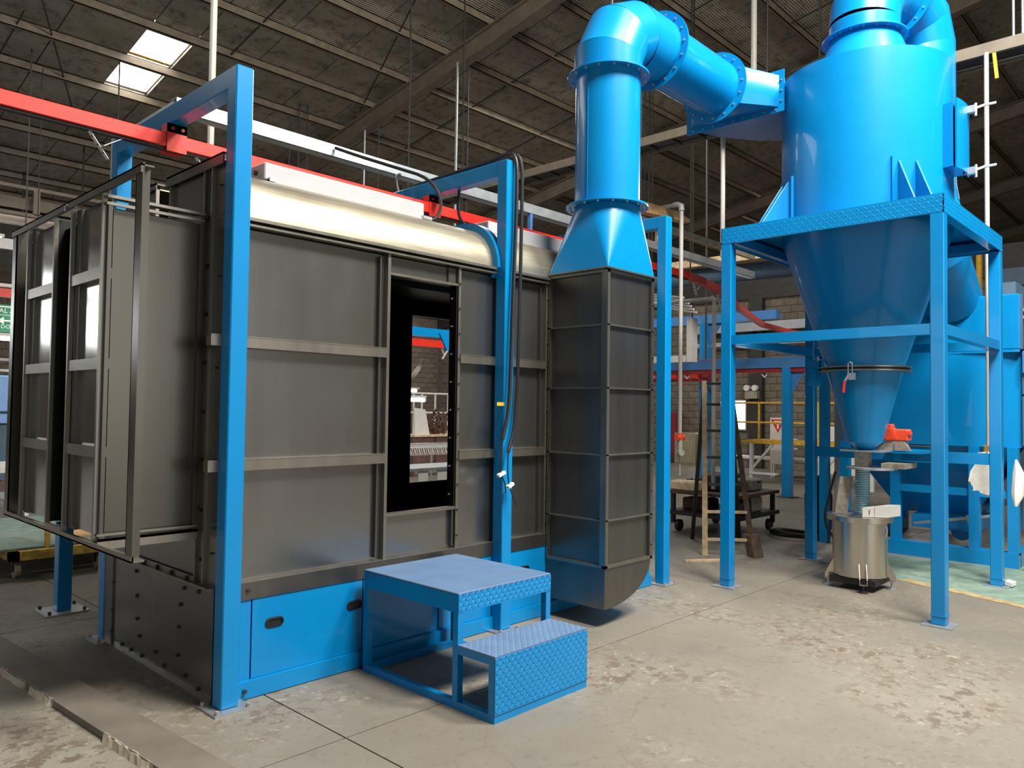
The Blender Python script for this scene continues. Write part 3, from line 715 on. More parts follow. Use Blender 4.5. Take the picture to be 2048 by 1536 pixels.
# ================================================================ CYCLONE
cc = (7.475, 2.55); CR = .735; ZT = 4.74
cyc = thing('cyclone_separator', 'big glossy blue cyclone separator with tapering cone standing in a blue frame', 'cyclone', (cc[0], cc[1], 3.25))
MB().lathe([(.3, ZT), (CR, ZT), (CR, 3.25)], cc, 96).obj('body', M['blue'], cyc, smooth=True)
MB().lathe([(CR, 3.25), (.335, 2.03)], cc, 96).obj('upper_cone', M['blue'], cyc, smooth=True)
MB().lathe([(.33, 2.0), (.155, 1.335)], cc, 64).obj('lower_cone', M['blue'], cyc, smooth=True)
MB().lathe([(.155, 1.335), (.06, 1.262)], cc, 48, cap1=True).obj('cone_tip', M['blue'], cyc, smooth=True)
for z in (2.018, 1.985): MB().annulus((cc[0], cc[1], z), (0, 0, 1), .315, .395, .012, 72).obj('clamp_ring', M['steel_edge'], cyc, smooth=True)
MB().annulus((cc[0], cc[1], 1.997), (0, 0, 1), .32, .38, .021, 72).obj('gasket', M['rubber'], cyc, smooth=True)
# scroll inlet wrapping round the far side
out = [(ix+.012, iy1), (7.3, 3.98), (7.7, 3.72), (8.0, 3.35), (8.17, 2.95), (8.21, 2.55)]
inn = [(cc[0]+CR*.98*math.cos(a), cc[1]+CR*.98*math.sin(a)) for a in [math.radians(v) for v in (0, 25, 50, 75, 100, 125)]] + [(ix+.012, iy0)]
MB().prism([(x, y, iz0) for x, y in out+inn], (0, 0, iz1-iz0)).obj('scroll_inlet', M['blue'], cyc)
# top cone, neck, outlet elbows
MB().lathe([(.45, ZT), (.31, 5.12)], cc, 64).obj('top_cone', M['blue'], cyc, smooth=True)
flange((cc[0], cc[1], 5.13), (0, 0, 1), .29, .375, cyc, 20)
MB().lathe([(.31, 5.13), (.31, 5.27)], cc, 56).obj('neck', M['blue'], cyc, smooth=True)
def elbow_path(pts, rad, parent, name):
    pts = [Vector(p) for p in pts]
    for i in range(len(pts)-1):
        dcur = (pts[i+1]-pts[i]).normalized()
        ni = ((pts[i]-pts[i-1]).normalized()+dcur).normalized() if i > 0 else dcur
        nj = (dcur+(pts[i+2]-pts[i+1]).normalized()).normalized() if i+2 < len(pts) else dcur
        u = dcur.cross(Vector((.13, 1, .02)).normalized()).normalized(); w = dcur.cross(u)
        ra, rb = [], []
        for k in range(48):
            q = u*math.cos(2*math.pi*k/48)*rad+w*math.sin(2*math.pi*k/48)*rad
            ra.append(pts[i]+q-dcur*(q.dot(ni)/dcur.dot(ni))); rb.append(pts[i+1]+q-dcur*(q.dot(nj)/dcur.dot(nj)))
        MB().loft(ra, rb).obj(name, M['blue'], parent, smooth=True)
zt2 = 5.27
elbow_path([(7.475, 2.55, zt2), (7.49, 2.547, zt2+.14), (7.62, 2.52, zt2+.36), (7.86, 2.47, zt2+.44), (8.02, 2.44, zt2+.44)], .31, cyc, 'outlet_gore')
flange((8.02, 2.44, zt2+.44), (1, -.18, 0), .29, .385, cyc, 20)
elbow_path([(8.02, 2.44, zt2+.44), (8.18, 2.41, zt2+.44), (8.42, 2.37, zt2+.33), (8.54, 2.35, zt2+.08), (8.54, 2.35, 3.9), (9.0, 2.35, 3.3), (9.62, 2.35, 2.87)], .31, cyc, 'return_gore')
# support lugs on the four diagonals
for k in range(4):
    a = math.radians(45+90*k); e = Vector((math.cos(a), math.sin(a), 0)); tn = Vector((-e.y, e.x, 0)); c = Vector((cc[0], cc[1], 0))+e*(CR+.001)
    MB().prism([c-tn*.13+Vector((0, 0, 3.30))-e*.012, c+tn*.13+Vector((0, 0, 3.30))-e*.012, c+tn*.13+Vector((0, 0, 3.78))-e*.012, c-tn*.13+Vector((0, 0, 3.78))-e*.012], e*.024).obj('lug_pad', M['blue'], cyc)
    for s_ in (-.075, .075):
        o = c+tn*(s_-.006)
        MB().prism([o+Vector((0, 0, 3.305)), o+e*.29+Vector((0, 0, 3.305)), o+e*.02+Vector((0, 0, 3.74)), o+Vector((0, 0, 3.74))], tn*.012).obj('lug_fin', M['blue'], cyc)
MB().box(cc[0]-.004, cc[0]+.004, cc[1]+CR-.002, cc[1]+CR+.006, 3.3, ZT).obj('weld_seam', M['blue'], cyc)
# inspection hatch on the right flank with two toggle clamps
hp = []
a0, a1 = math.radians(-104), math.radians(-78)
b = MB()
for zz in ((3.72, 3.75), (4.24, 4.27)): b.prism([(cc[0]+R*math.cos(a), cc[1]+R*math.sin(a), zz[0]) for a, R in ((a0, CR-.02), (a0, CR+.07), ((a0+a1)/2, CR+.085), (a1, CR+.07), (a1, CR-.02))], (0, 0, zz[1]-zz[0]))
for a in (a0, a1):
    e = Vector((math.cos(a), math.sin(a), 0)); t_ = Vector((-e.y, e.x, 0)); p = Vector((cc[0], cc[1], 3.72))+e*(CR-.02)
    b.prism([p-t_*.008, p+t_*.008, p+t_*.008+e*.1, p-t_*.008+e*.1], (0, 0, .55))
ht = b.obj('hatch_frame', M['blue'], cyc)
b = MB(); n = 8; A = []; B = []
for k in range(n+1):
    a = a0+(a1-a0)*k/n; A.append((cc[0]+(CR+.1)*math.cos(a), cc[1]+(CR+.1)*math.sin(a))); B.append((cc[0]+(CR+.115)*math.cos(a), cc[1]+(CR+.115)*math.sin(a)))
b.prism([(x, y, 3.70) for x, y in A+B[::-1]], (0, 0, .6)); b.obj('hatch_cover', M['blue'], cyc)
for z in (3.72, 4.26):
    q = Vector((cc[0]+.06, cc[1]-CR-.12, z)); tc = MB().box(q.x-.02, q.x+.03, q.y-.05, q.y+.02, z-.03, z+.03).obj('toggle_clamp', M['galv'], cyc)
    MB().tube([q+Vector((.0, -.04, .0)), q+Vector((.05, -.10, .03)), q+Vector((.08, -.19, .04))], .011, 8).obj('clamp_lever', M['white'], tc)
    MB().tube([q+Vector((.01, -.05, .05)), q+Vector((.01, -.05, -.06))], .012, 8).obj('clamp_bolt', M['galv'], tc)
# toggle clamp with red grip on the cone ring, hinge on its left
cl = Vector((cc[0]-.405, cc[1]-.015, 2.0))
tc = MB().box(cl.x-.012, cl.x+.01, cl.y-.045, cl.y+.025, 1.90, 1.96).obj('toggle_clamp', M['galv'], cyc)
MB().tube([cl+Vector((-.015, -.022, -.05)), cl+Vector((-.015, -.022, .045)), cl+Vector((-.015, -.004, .06)), cl+Vector((-.015, .014, .045)), cl+Vector((-.015, .014, -.05))], .0055, 8).obj('draw_hook', M['galv'], tc)
MB().bar(cl+Vector((-.03, .005, -.06)), cl+Vector((-.04, .035, -.115)), .012, .018).obj('lever', M['galv'], tc)
MB().tube([cl+Vector((-.04, .035, -.11)), cl+Vector((-.042, .042, -.16)), cl+Vector((-.042, .045, -.215))], .0125, 10).obj('red_grip', M['red'], tc)
b = MB(); b.box(cc[0]-.12, cc[0]-.06, cc[1]+.38, cc[1]+.48, 1.86, 2.1); b.box(cc[0]-.13, cc[0]-.05, cc[1]+.40, cc[1]+.46, 1.94, 2.02); b.obj('ring_hinge', M['blue'], cyc)

# stand
st = thing('cyclone_stand', 'blue four-legged stand with checker-plate deck edge carrying the cyclone', 'stand', (7.475, 2.56, 0))
sx0, sx1, sy0, sy1 = 6.48, 8.47, 1.63, 3.49
for x in (sx0, sx1-.1):
    for y in (sy0, sy1-.1):
        lg = MB().box(x, x+.1, y, y+.1, .012, 3.15, .006).obj('leg', M['blue'], st)
        MB().box(x-.055, x+.155, y-.055, y+.155, 0, .012).obj('base_plate', M['galv'], lg)
        MB().box(x-.004, x+.104, y-.004, y+.104, .075, .085).obj('weld_band', M['blue'], lg)
b = MB(); b.box(sx0, sx1, sy0, sy1, 3.285, 3.297); b.obj('deck', M['blue'], st)
for (o, u, w, n, bx) in (((sx0, sy1, 3.15), (0, -1, 0), sy1-sy0, (-1, 0, 0), (sx0, sx0+.008, sy0, sy1)), ((sx0, sy0, 3.15), (1, 0, 0), sx1-sx0, (0, -1, 0), (sx0, sx1, sy0, sy0+.008))):
    b = MB().box(*bx, 3.15, 3.285); b.lenses(o, u, (0, 0, 1), w, .135, n, .031, .002); b.obj('deck_edge', M['blue'], st)
MB().box(sx1-.008, sx1, sy0, sy1, 3.15, 3.285).obj('deck_edge', M['blue'], st); MB().box(sx0, sx1, sy1-.008, sy1, 3.15, 3.285).obj('deck_edge', M['blue'], st)
for z, nm in ((2.215, 'mid_rail'), (3.165, 'deck_joist')):
    for x in (sx0+.008, sx1-.092): MB().box(x, x+.084, sy0+.1, sy1-.1, z, z+.085).obj(nm, M['blue'], st)
    for y in (sy0+.008, sy1-.092): MB().box(sx0+.1, sx1-.1, y, y+.084, z, z+.085).obj(nm, M['blue'], st)
MB().box(sx1-.09, sx1-.01, sy0+.1, sy1-.1, 1.13, 1.235).obj('low_rail', M['blue'], st)
MB().box(8.1, sx1-.09, 2.49, 2.57, 1.135, 1.23).obj('valve_bracket', M['blue'], st)

# rotary valve stack under the cone
vv = thing('discharge_valve', 'flat plates and square neck bolted under the cyclone tip above the drum', 'valve', (cc[0], cc[1], 1.0))
MB().box(cc[0]-.13, cc[0]+.14, cc[1]-.2, cc[1]+.18, 1.248, 1.262).obj('upper_plate', M['galv'], vv)
MB().box(cc[0]-.05, cc[0]+.05, cc[1]-.045, cc[1]+.075, 1.108, 1.248).obj('square_neck', M['greyblock'], vv)
b = MB().cyl((cc[0], cc[1]-.06, 1.088), (cc[0], cc[1]-.06, 1.106), .215, seg=28); b.obj('lower_plate', M['galv'], vv)
MB().box(cc[0]-.05, cc[0]+.3, cc[1]-.36, cc[1]-.16, 1.105, 1.15).obj('valve_slide', M['greyblock'], vv)
MB().cyl((cc[0], cc[1]+.02, .67), (cc[0], cc[1]+.02, 1.09), .062, seg=20, caps=False).obj('hose', M['hose'], vv, smooth=True)
pts = [(cc[0]+.064*math.cos(k*.6), cc[1]+.02+.064*math.sin(k*.6), .68+k*.0021) for k in range(190)]
MB().tube(pts, .004, 5).obj('hose_wire', M['galv'], vv)
mo = thing('vibrator_motor', 'small orange-red vibrator motor on a grey cast bracket by the cyclone tip', 'motor', (7.7, 2.33, 1.264))
b = MB(); b.prism([(7.61, 2.20, 1.264), (7.61, 2.5, 1.264), (7.61, 2.40, 1.345), (7.61, 2.25, 1.345)], (.06, 0, 0)); b.box(7.6, 7.8, 2.27, 2.33, 1.264, 1.33); b.obj('bracket', M['greyblock'], mo)
b = MB(); b.cyl((7.6, 2.385, 1.41), (7.72, 2.385, 1.41), .065, seg=24); b.cyl((7.59, 2.385, 1.41), (7.6, 2.385, 1.41), .05, seg=24); b.obj('end_bell', M['orange'], mo, smooth=True)
b = MB(); b.box(7.62, 7.74, 2.22, 2.36, 1.35, 1.46, .012); b.obj('case', M['orange'], mo)
MB().box(7.63, 7.72, 2.36, 2.44, 1.455, 1.505, .01).obj('terminal_box', M['orange'], mo)
MB().box(7.62, 7.70, 2.205, 2.23, 1.41, 1.435).obj('fin', M['orange'], mo)
MB().box(7.6, 8.4, 2.1, 2.62, 1.238, 1.25).obj('tray', M['blue'], mo)

# drum
dr = thing('powder_drum', 'stainless powder drum on small feet under the cyclone tip', 'drum', (7.43, 2.58, 0))
dc = (7.43, 2.58)
MB().lathe([(.225, .115), (.232, .12), (.236, .62)], dc, 64, cap0=True).obj('body', M['inox'], dr, smooth=True)
MB().lathe([(.0, .668), (.285, .664), (.285, .660), (.285, .618), (.245, .610), (.236, .61)], dc, 64).obj('lid', M['inox'], dr, smooth=True)
MB().box(dc[0]-.004, dc[0]+.004, dc[1]-.242, dc[1]-.234, .13, .61).obj('seam', M['inox'], dr)
for k in range(4):
    a = math.radians(205+90*k); e = Vector((math.cos(a), math.sin(a), 0)); tn = Vector((-e.y, e.x, 0)); c = Vector((dc[0], dc[1], 0))
    b = MB()
    for s_ in (-.03, .03): b.prism([c+e*.22+tn*(s_-.003)+Vector((0, 0, .12)), c+e*.30+tn*(s_-.003)+Vector((0, 0, .07)), c+e*.30+tn*(s_-.003)+Vector((0, 0, .12)), c+e*.232+tn*(s_-.003)+Vector((0, 0, .25))], tn*.006)
    b.prism([c+e*.24+tn*-.03+Vector((0, 0, .07)), c+e*.30+tn*-.03+Vector((0, 0, .07)), c+e*.30+tn*.03+Vector((0, 0, .07)), c+e*.24+tn*.03+Vector((0, 0, .07))], (0, 0, .006))
    ft = b.obj('foot_bracket', M['inox'], dr)
    b = MB(); p = c+e*.27; b.cyl(p+Vector((0, 0, .0)), p+Vector((0, 0, .012)), .04, seg=16); b.cyl(p+Vector((0, 0, .012)), p+Vector((0, 0, .075)), .01, seg=10); b.obj('levelling_foot', M['galv'] if k % 2 else M['dark'], ft)
b = MB(); b.box(dc[0]-.2, dc[0]+.2, dc[1]-.2, dc[1]+.2, .055, .112); b.obj('under_frame', M['rubber'], dr)
e = Vector((-.35, -.94, 0)).normalized(); c = Vector((dc[0], dc[1], .56))+e*.245
b = MB(); b.box(c.x-.02, c.x+.02, c.y-.02, c.y+.02, .50, .62); b.tube([c+e*.02+Vector((0, 0, .05)), c+e*.045, c+e*.03+Vector((0, 0, -.06))], .008, 8); b.obj('lid_clip', M['inox'], dr)
t = thing('leaning_plate', 'grey steel plate leaning upright on the drum lid', 'plate', (7.42, 2.72, .668))
MB().prism([(7.36, 2.78, .668), (7.41, 2.685, .668), (7.48, 2.66, 1.005), (7.43, 2.755, 1.005)], (.012, .006, 0)).obj('plate', M['greyblock'], t)
MB().box(7.34, 7.50, 2.64, 2.80, .6665, .671).obj('loose_sheet', M['galv'], t)
t = thing('carton', 'small white carton lying on the drum lid', 'box', (7.38, 2.37, .668))
MB().prism([(7.24, 2.49, .668), (7.30, 2.41, .668), (7.53, 2.37, .668), (7.47, 2.45, .668)], (0, 0, .085)).obj('carton_side', M['white'], t)
MB().prism([(7.30, 2.405, .668), (7.36, 2.315, .668), (7.59, 2.275, .668), (7.53, 2.365, .668)], (0, 0, .1)).obj('carton_body', M['white'], t)
MB().prism([(7.272, 2.443, .69), (7.275, 2.439, .69), (7.275, 2.439, .735), (7.272, 2.443, .735)], (-.003, -.001, 0)).obj('printed_mark', M['dark'], t)

# ================================================================ CONVEYOR TRACK, GALVANISED BEAM, CABLES
tk = thing('conveyor_track', 'red overhead conveyor track running over the booth and curving away behind it', 'conveyor', (2, 4.76, 3.16))
zr0, zr1 = 3.165, 3.25
MB().box(-8.5, 8.0, 4.72, 4.80, zr0, zr1, .004).obj('rail', M['red'], tk)
MB().box(-8.5, 8.0, 4.735, 4.785, zr0-.012, zr0).obj('track_slot', M['dark'], tk)
cv = [(8.0, 4.76), (8.5, 4.83), (9.2, 5.01), (10.7, 5.52), (12.0, 5.95), (13.4, 6.38), (14.8, 6.52), (16.4, 6.5)]
b = MB()
for L, R_ in zip(cv, cv[1:]): b.bar((L[0], L[1], 3.2075), (R_[0]+.02, R_[1], 3.2075), .08, .085)
b.obj('curved_rail', M['red'], tk)
for x in (1.96, 4.04, 6.18):
    b = MB(); b.box(x-.06, x+.06, 4.712, 4.718, 3.14, 3.31); b.box(x-.06, x+.06, 4.802, 4.808, 3.14, 3.31); b.box(x-.06, x+.06, 4.712, 4.808, 3.255, 3.31)
    hb = b.obj('track_bracket', M['red'], tk)
    b = MB()
    for dx in (-.03, .03): b.cyl((x+dx, 4.712, 3.28), (x+dx, 4.70, 3.28), .011, seg=8)
    b.obj('bracket_bolts', M['darkred'], hb, kind='stuff')
def pendant(x, y, lab):
    t = thing('conveyor_pendant', lab, 'hanger', (x, y, 3.05), 'white perforated pendants under the red track')
    for s_ in (-1, 1):
        p0 = Vector((x+.03*s_-.05, y, 3.155)); p1 = Vector((x+.07+.02*s_, y+.02*s_, 3.02 if s_ > 0 else 3.08))
        MB().bar(p0 if s_ > 0 else (x+.16, y, 3.155), p1, .028, .004).obj('bar', M['white'], t)
    b = MB()
    for k in range(3): q = Vector((x-.02, y, 3.155)).lerp(Vector((x+.09, y+.02, 3.02)), (k+.6)/3.4); b.cyl(q+Vector((0, -.006, 0)), q+Vector((0, .006, 0)), .006, seg=6)
    b.obj('holes', M['dark'], t, kind='stuff')
pendant(1.50, 4.76, 'white perforated pendant under the red track left of the nearest portal')
pendant(2.12, 4.76, 'white perforated pendant under the red track just above the booth end')
pendant(8.25, 4.80, 'small white pendant under the red track right of the far portal post')
pendant(9.3, 5.05, 'small white pendant under the red track curve beyond the stand')
gb = thing('galvanised_beam', 'long galvanised support beam above and behind the red track', 'beam', (5, 5.66, 3.42))
b = MB(); b.box(2.32, 11.5, 5.60, 5.605, 3.73, 3.84); b.box(2.32, 11.5, 5.60, 5.70, 3.835, 3.84); b.box(2.32, 11.5, 5.60, 5.70, 3.73, 3.735); b.obj('channel', M['galv'], gb)
MB().bar((2.37, 5.65, 3.79), (2.37, 6.9, 3.79), .07, .1).obj('return_arm', M['galv'], gb)
MB().box(2.33, 2.40, 6.86, 6.93, 0, 3.84).obj('support_post', M['galv'], gb)
for x in (6.18,): MB().box(x-.02, x+.02, 5.6, 5.64, 3.42, 3.73).obj('stand_off', M['blue2'], gb)
def cable(name, lab, pts, rad, mat='rubber'):
    # smooth the control points
    P_ = [Vector(p) for p in pts]
    for _ in range(2):
        q = [P_[0]]
        for a, c in zip(P_, P_[1:]): q += [a*.75+c*.25, a*.25+c*.75]
        P_ = q+[P_[-1]]
    return MB().tube(P_, rad, 8).obj(name, M[mat], None, smooth=True) if lab is None else tag(MB().tube(P_, rad, 8).obj(name, M[mat], None, smooth=True), lab, 'cable')
c1 = thing('power_cable', 'thick black cable hanging down the middle portal post, ending left with white tag', 'cable', (4.05, 3.82, 1.1))
def cpart(par, pts, rad, nm, mat='rubber'):
    P_ = [Vector(p) for p in pts]
    for _ in range(2):
        q = [P_[0]]
        for a, c in zip(P_, P_[1:]): q += [a*.75+c*.25, a*.25+c*.75]
        P_ = q+[P_[-1]]
    return MB().tube(P_, rad, 8).obj(nm, M[mat], par, smooth=True)
cpart(c1, [(4.03, 4.95, 3.44), (4.03, 4.5, 3.45), (4.04, 4.1, 3.46), (4.05, 3.9, 3.49), (4.06, 3.83, 3.44), (4.06, 3.825, 3.2), (4.055, 3.83, 2.8), (4.03, 3.825, 2.35), (4.02, 3.825, 1.95), (4.0, 3.82, 1.58), (3.93, 3.81, 1.38)], .014, 'sheath')
cpart(c1, [(3.93, 3.81, 1.38), (3.91, 3.81, 1.25), (3.915, 3.81, 1.13), (3.95, 3.8, 1.08), (3.96, 3.8, 1.0)], .005, 'inner_wire')
MB().bar((3.885, 3.805, 1.125), (3.945, 3.80, 1.15), .028, .02).obj('white_connector', M['plastic'], c1)
c2 = thing('signal_cable', 'second thick black cable on the middle portal post, right of the first', 'cable', (4.1, 3.82, 1.0))
cpart(c2, [(4.07, 4.95, 3.44), (4.07, 4.5, 3.45), (4.08, 4.1, 3.47), (4.09, 3.88, 3.50), (4.12, 3.83, 3.42), (4.12, 3.83, 3.1), (4.115, 3.83, 2.6), (4.10, 3.825, 2.1), (4.09, 3.825, 1.7), (4.06, 3.82, 1.45), (3.99, 3.81, 1.29)], .014, 'sheath')
cpart(c2, [(3.99, 3.81, 1.29), (3.985, 3.81, 1.15), (4.0, 3.81, 1.06), (4.03, 3.8, .98), (4.06, 3.79, .90)], .005, 'inner_wire')
MB().bar((3.98, 3.80, 1.04), (4.03, 3.80, 1.065), .03, .02).obj('white_connector', M['plastic'], c2)
tag(MB().box(3.915, 3.99, 3.855, 3.859, 1.62, 1.645).obj('tape_strip', M['yellow']), 'short strip of yellow tape on the middle portal post', 'tape')
cable('loop_cable', 'black cable loop arching from the lamp housing up to the galvanised beam', [(3.60, 4.42, 3.03), (3.72, 4.44, 3.00), (3.86, 4.46, 3.06), (3.93, 4.5, 3.22), (3.88, 4.6, 3.40), (3.80, 4.9, 3.52), (3.72, 5.3, 3.68), (3.66, 5.58, 3.80)], .013)
cable('drop_cable', 'thin black cable dropping from the middle portal beam to the roof arch', [(4.06, 4.45, 3.31), (4.045, 4.44, 3.2), (4.05, 4.44, 3.10), (4.10, 4.42, 3.04), (4.18, 4.38, 3.02)], .012)
cable('beam_cable', 'short black cable hanging behind the middle portal from the galvanised beam', [(4.35, 5.58, 3.73), (4.25, 5.5, 3.68), (4.22, 5.45, 3.55), (4.24, 5.4, 3.43)], .016)

# hanging rods and pipes from the roof
def rod(name, x, y, z, rad, lab, mat='galv', top=None):
    top = top or (rz(y)-.5 if abs(x-10.35) < .2 else rz(y)+.02)
    tag(MB().cyl((x, y, z), (x, y, top), rad, seg=10).obj(name, M[mat], smooth=True), lab, 'rod', 'rods hanging from the roof')
rod('hanging_pipe', 2.90, 6.3, 3.3, .028, 'white pipe hanging from the roof just left of the nearest portal top', 'pvc')
rod('hanger_rod', 10.28, 14.5, 3.1, .02, 'thin pale rod hanging from the rafter, leftmost of four below it')
rod('hanger_rod', 10.30, 14.0, 3.1, .012, 'thin dark rod from the rafter, second of four from the left', 'dark')
rod('hanger_rod', 10.25, 11.35, 3.6, .024, 'pale rod hanging from the rafter left of the riser pipe')
rod('hanger_rod', 10.29, 11.06, 3.6, .012, 'thin dark rod beside the pale rod left of the riser', 'dark')
rod('hanger_rod', 5.40, 15.73, 4.2, .014, 'dark rod hanging below the skylight at upper left', 'dark')
rod('hanger_rod', 5.99, 19.57, 3.3, .02, 'dark rod hanging behind the entry tunnel top left', 'dark')
rod('hanger_rod', 5.32, 21.7, 3.3, .03, 'dark rod hanging at far left beside the truss', 'dark')
rod('hanging_pipe', 12.25, 6.0, 7.4, .05, 'white pipe hanging from roof above the cross pipe and transition', 'pvc')
rod('hanger_rod', 12.55, 5.9, 7.4, .02, 'thin dark rod hanging right of the white pipe above the transition', 'dark')
rod('hanging_pipe', 9.32, 5.0, 3.66, .03, 'white pipe dropping from the cable ladder left of the cyclone', 'pvc', 5.44)
for x, y, z, lab in ((8.95, 15.49, 3.5, 'thin rod hanging far behind the lamp housing, left of three'), (9.06, 15.28, 3.5, 'thin rod hanging far behind the lamp housing, middle of three'), (9.21, 15.19, 3.4, 'thin rod hanging far behind the lamp housing, right of three')):
    rod('hanger_rod', x, y, z, .015, lab, 'dark')
# cable ladder across the bay
ct = thing('cable_ladder', 'grey cable ladder hung level across the bay behind the cyclone', 'cable tray', (9.0, 5, 5.3))
MB().box(8.96, 9.0, -3.0, 13.5, 5.30, 5.42).obj('side_rail', M['beam'], ct); MB().box(9.3, 9.34, -3.0, 13.5, 5.30, 5.42).obj('side_rail', M['beam'], ct)
for k in range(44):
    MB().box(9.0, 9.3, -2.9+k*.37, -2.86+k*.37, 5.31, 5.33).obj('rung', M['dark'], ct)
MB().box(9.05, 9.28, -3, 13.5, 5.33, 5.36).obj('cables', M['rubber'], ct)
for i, (x, y) in enumerate(((8.98, 1.62), (9.32, 1.6), (8.98, 6.6))):
    tag(MB().cyl((x, y, 5.42), (x, y, rz(y)-.17), .012, seg=8).obj('tray_rod', M['galv']), ['front rod holding the cable ladder right of the cyclone', 'rear rod holding the cable ladder right of the cyclone', 'rod holding the cable ladder behind the riser pipe'][i], 'rod')
# compressed air drop with filter regulator
ad = thing('air_drop_pipe', 'white air drop pipe with brass regulator right of the cyclone body', 'pipe', (8.9, 1.85, 1.2))
MB().cyl((8.93, 1.85, 1.3), (8.93, 1.85, 5.30), .022, seg=12).obj('pipe', M['pvc'], ad, smooth=True)
MB().box(8.88, 8.97, 1.80, 1.89, 1.16, 1.30, .01).obj('regulator', M['brass'], ad); MB().cyl((8.93, 1.84, 1.06), (8.93, 1.84, 1.16), .03, seg=12).obj('bowl', M['plastic'], ad)
MB().bar((8.93, 1.78, 5.28), (8.95, 1.76, 5.02), .03, .02).obj('yellow_valve_handle', M['yellow'], ad)
bg = MB()
A = [(-.10, .30), (.05, .32), (.09, .1), (.12, -.15), (.05, -.22), (-.13, -.16), (-.19, -.06)]
bm_ = [(x*.9, z) for x, z in A]
bg.prism([(8.78, 1.86+x*-1*.75, .98+z*.8) for x, z in bm_], (.07, .0, .0))
bmesh.ops.subdivide_edges(bg.b, edges=bg.b.edges[:], cuts=2, use_grid_fill=True)
for v in bg.b.verts: v.co += Vector((random.uniform(-.02, .02), random.uniform(-.012, .012), random.uniform(-.012, .012)))
tag(bg.obj('plastic_bag', M['plastic'], smooth=True), 'crumpled white plastic bag hanging inside the rear right stand leg', 'bag')
tag(MB().tube([(8.62, 1.56, 1.18), (8.64, 1.545, 1.05), (8.62, 1.55, .85), (8.6, 1.56, .74)], [.01, .05, .055, .015], 10).obj('white_sack', M['plastic'], smooth=True), 'rolled white sack behind the right rear stand leg', 'sack')
tag(MB().prism([(8.40, 1.56, .014), (8.53, 1.55, .014), (8.55, 1.62, .02), (8.44, 1.625, .02)], (0, 0, .035)).obj('crumpled_paper', M['plastic']), 'crumpled white paper on the rear right leg base plate', 'paper')

# pvc pipes near the far portal
pv = thing('pvc_standpipe', 'grey-white pipe standing beside the far portal with an orange valve', 'pipe', (7.02, 4.24, .95))
MB().cyl((7.02, 4.24, 1.36), (7.02, 4.24, 3.74), .021, seg=14).obj('pipe', M['pvc'], pv, smooth=True)
MB().tube([(7.02, 4.24, 3.70), (7.02, 4.245, 3.755), (7.02, 4.29, 3.775), (7.02, 4.33, 3.775)], .03, 12).obj('elbow', M['pvc'], pv, smooth=True)
MB().cyl((7.02, 4.29, 3.775), (7.05, 5.4, 3.775), .021, seg=14).obj('top_arm', M['pvc'], pv, smooth=True)
b = MB(); b.cyl((7.02, 4.24, 1.30), (7.02, 4.24, 1.37), .03, seg=12); b.cyl((6.95, 4.24, 1.325), (7.09, 4.24, 1.325), .028, seg=12); b.obj('orange_valve', M['orange'], pv, smooth=True)
b = MB(); b.cyl((7.02, 4.24, 1.12), (7.02, 4.24, 1.30), .026, seg=12); b.cyl((7.02, 4.24, 1.17), (6.96, 4.18, 1.17), .03, seg=12); b.cyl((7.02, 4.24, .93), (7.02, 4.24, 1.12), .011, seg=8); b.obj('outlet', M['pvc'], pv, smooth=True)
p2 = thing('pvc_riser', 'second grey pipe rising from the cart and bending left at the top', 'pipe', (8.85, 4.86, .6))
MB().cyl((8.85, 4.86, .62), (8.85, 4.86, 3.02), .024, seg=14).obj('pipe', M['pvc'], p2, smooth=True)
MB().cyl((8.85, 4.86, 3.04), (8.86, 6.1, 3.04), .024, seg=14).obj('top_arm', M['pvc'], p2, smooth=True); MB().cyl((8.85, 4.83, 3.0), (8.85, 4.9, 3.06), .03, seg=12).obj('elbow', M['pvc'], p2, smooth=True)
wbk = thing('timber_offcut', 'rough orange-brown timber offcut lying on the rail right of the riser', 'timber', (6.9, 4.5, 3.7))
MB().prism([(6.25, 4.55, 3.66), (6.95, 4.42, 3.66), (7.38, 4.36, 3.66), (7.42, 4.37, 3.70), (7.25, 4.40, 3.76), (6.25, 4.55, 3.79)], (.02, .09, 0)).obj('plank', M['wood'], wbk)
wr_ = thing('wooden_rail', 'long dusty wooden rail running above the far portal to the deck', 'rail', (8, 4.6, 3.6))
MB().bar((6.15, 4.6, 3.62), (9.4, 4.6, 3.62), .05, .07).obj('rail', M['palewood'], wr_); MB().box(7.1, 7.13, 4.585, 4.615, 3.42, 3.59).obj('prop', M['palewood'], wr_)

# ================================================================ LADDER, CART, FLOOR BITS
ld = thing('step_ladder', 'worn wooden step ladder open behind the front left stand leg', 'ladder', (8.0, 4.4, 0))
LA, LB = (Vector((7.71, 4.33, 0)), Vector((7.98, 4.50, 1.95))), (Vector((8.06, 3.93, 0)), Vector((8.16, 4.28, 1.95)))
MB().bar(*LA, .05, .03).obj('stile', M['palewood'], ld); MB().bar(*LB, .05, .03).obj('stile', M['oldwood'], ld)
MB().bar((8.62, 5.02, 0), (8.02, 4.52, 1.95), .045, .03).obj('rear_stile', M['dark'], ld); MB().bar((8.95, 4.55, 0), (8.2, 4.3, 1.95), .045, .03).obj('rear_stile', M['dark'], ld)
for z in (.18, .48, .78, 1.08, 1.38, 1.68, 1.92):
    q = z/1.95; MB().bar(LA[0].lerp(LA[1], q), LB[0].lerp(LB[1], q), .03, .03).obj('rung', M['palewood'] if z < .6 else M['dark'], ld)
b = MB(); b.prism([(7.98, 3.88, 0), (8.12, 3.84, 0), (8.15, 3.95, 0), (8.03, 3.99, 0)], (.02, .06, .24)); b.obj('foot_block', M['oldwood'], ld)
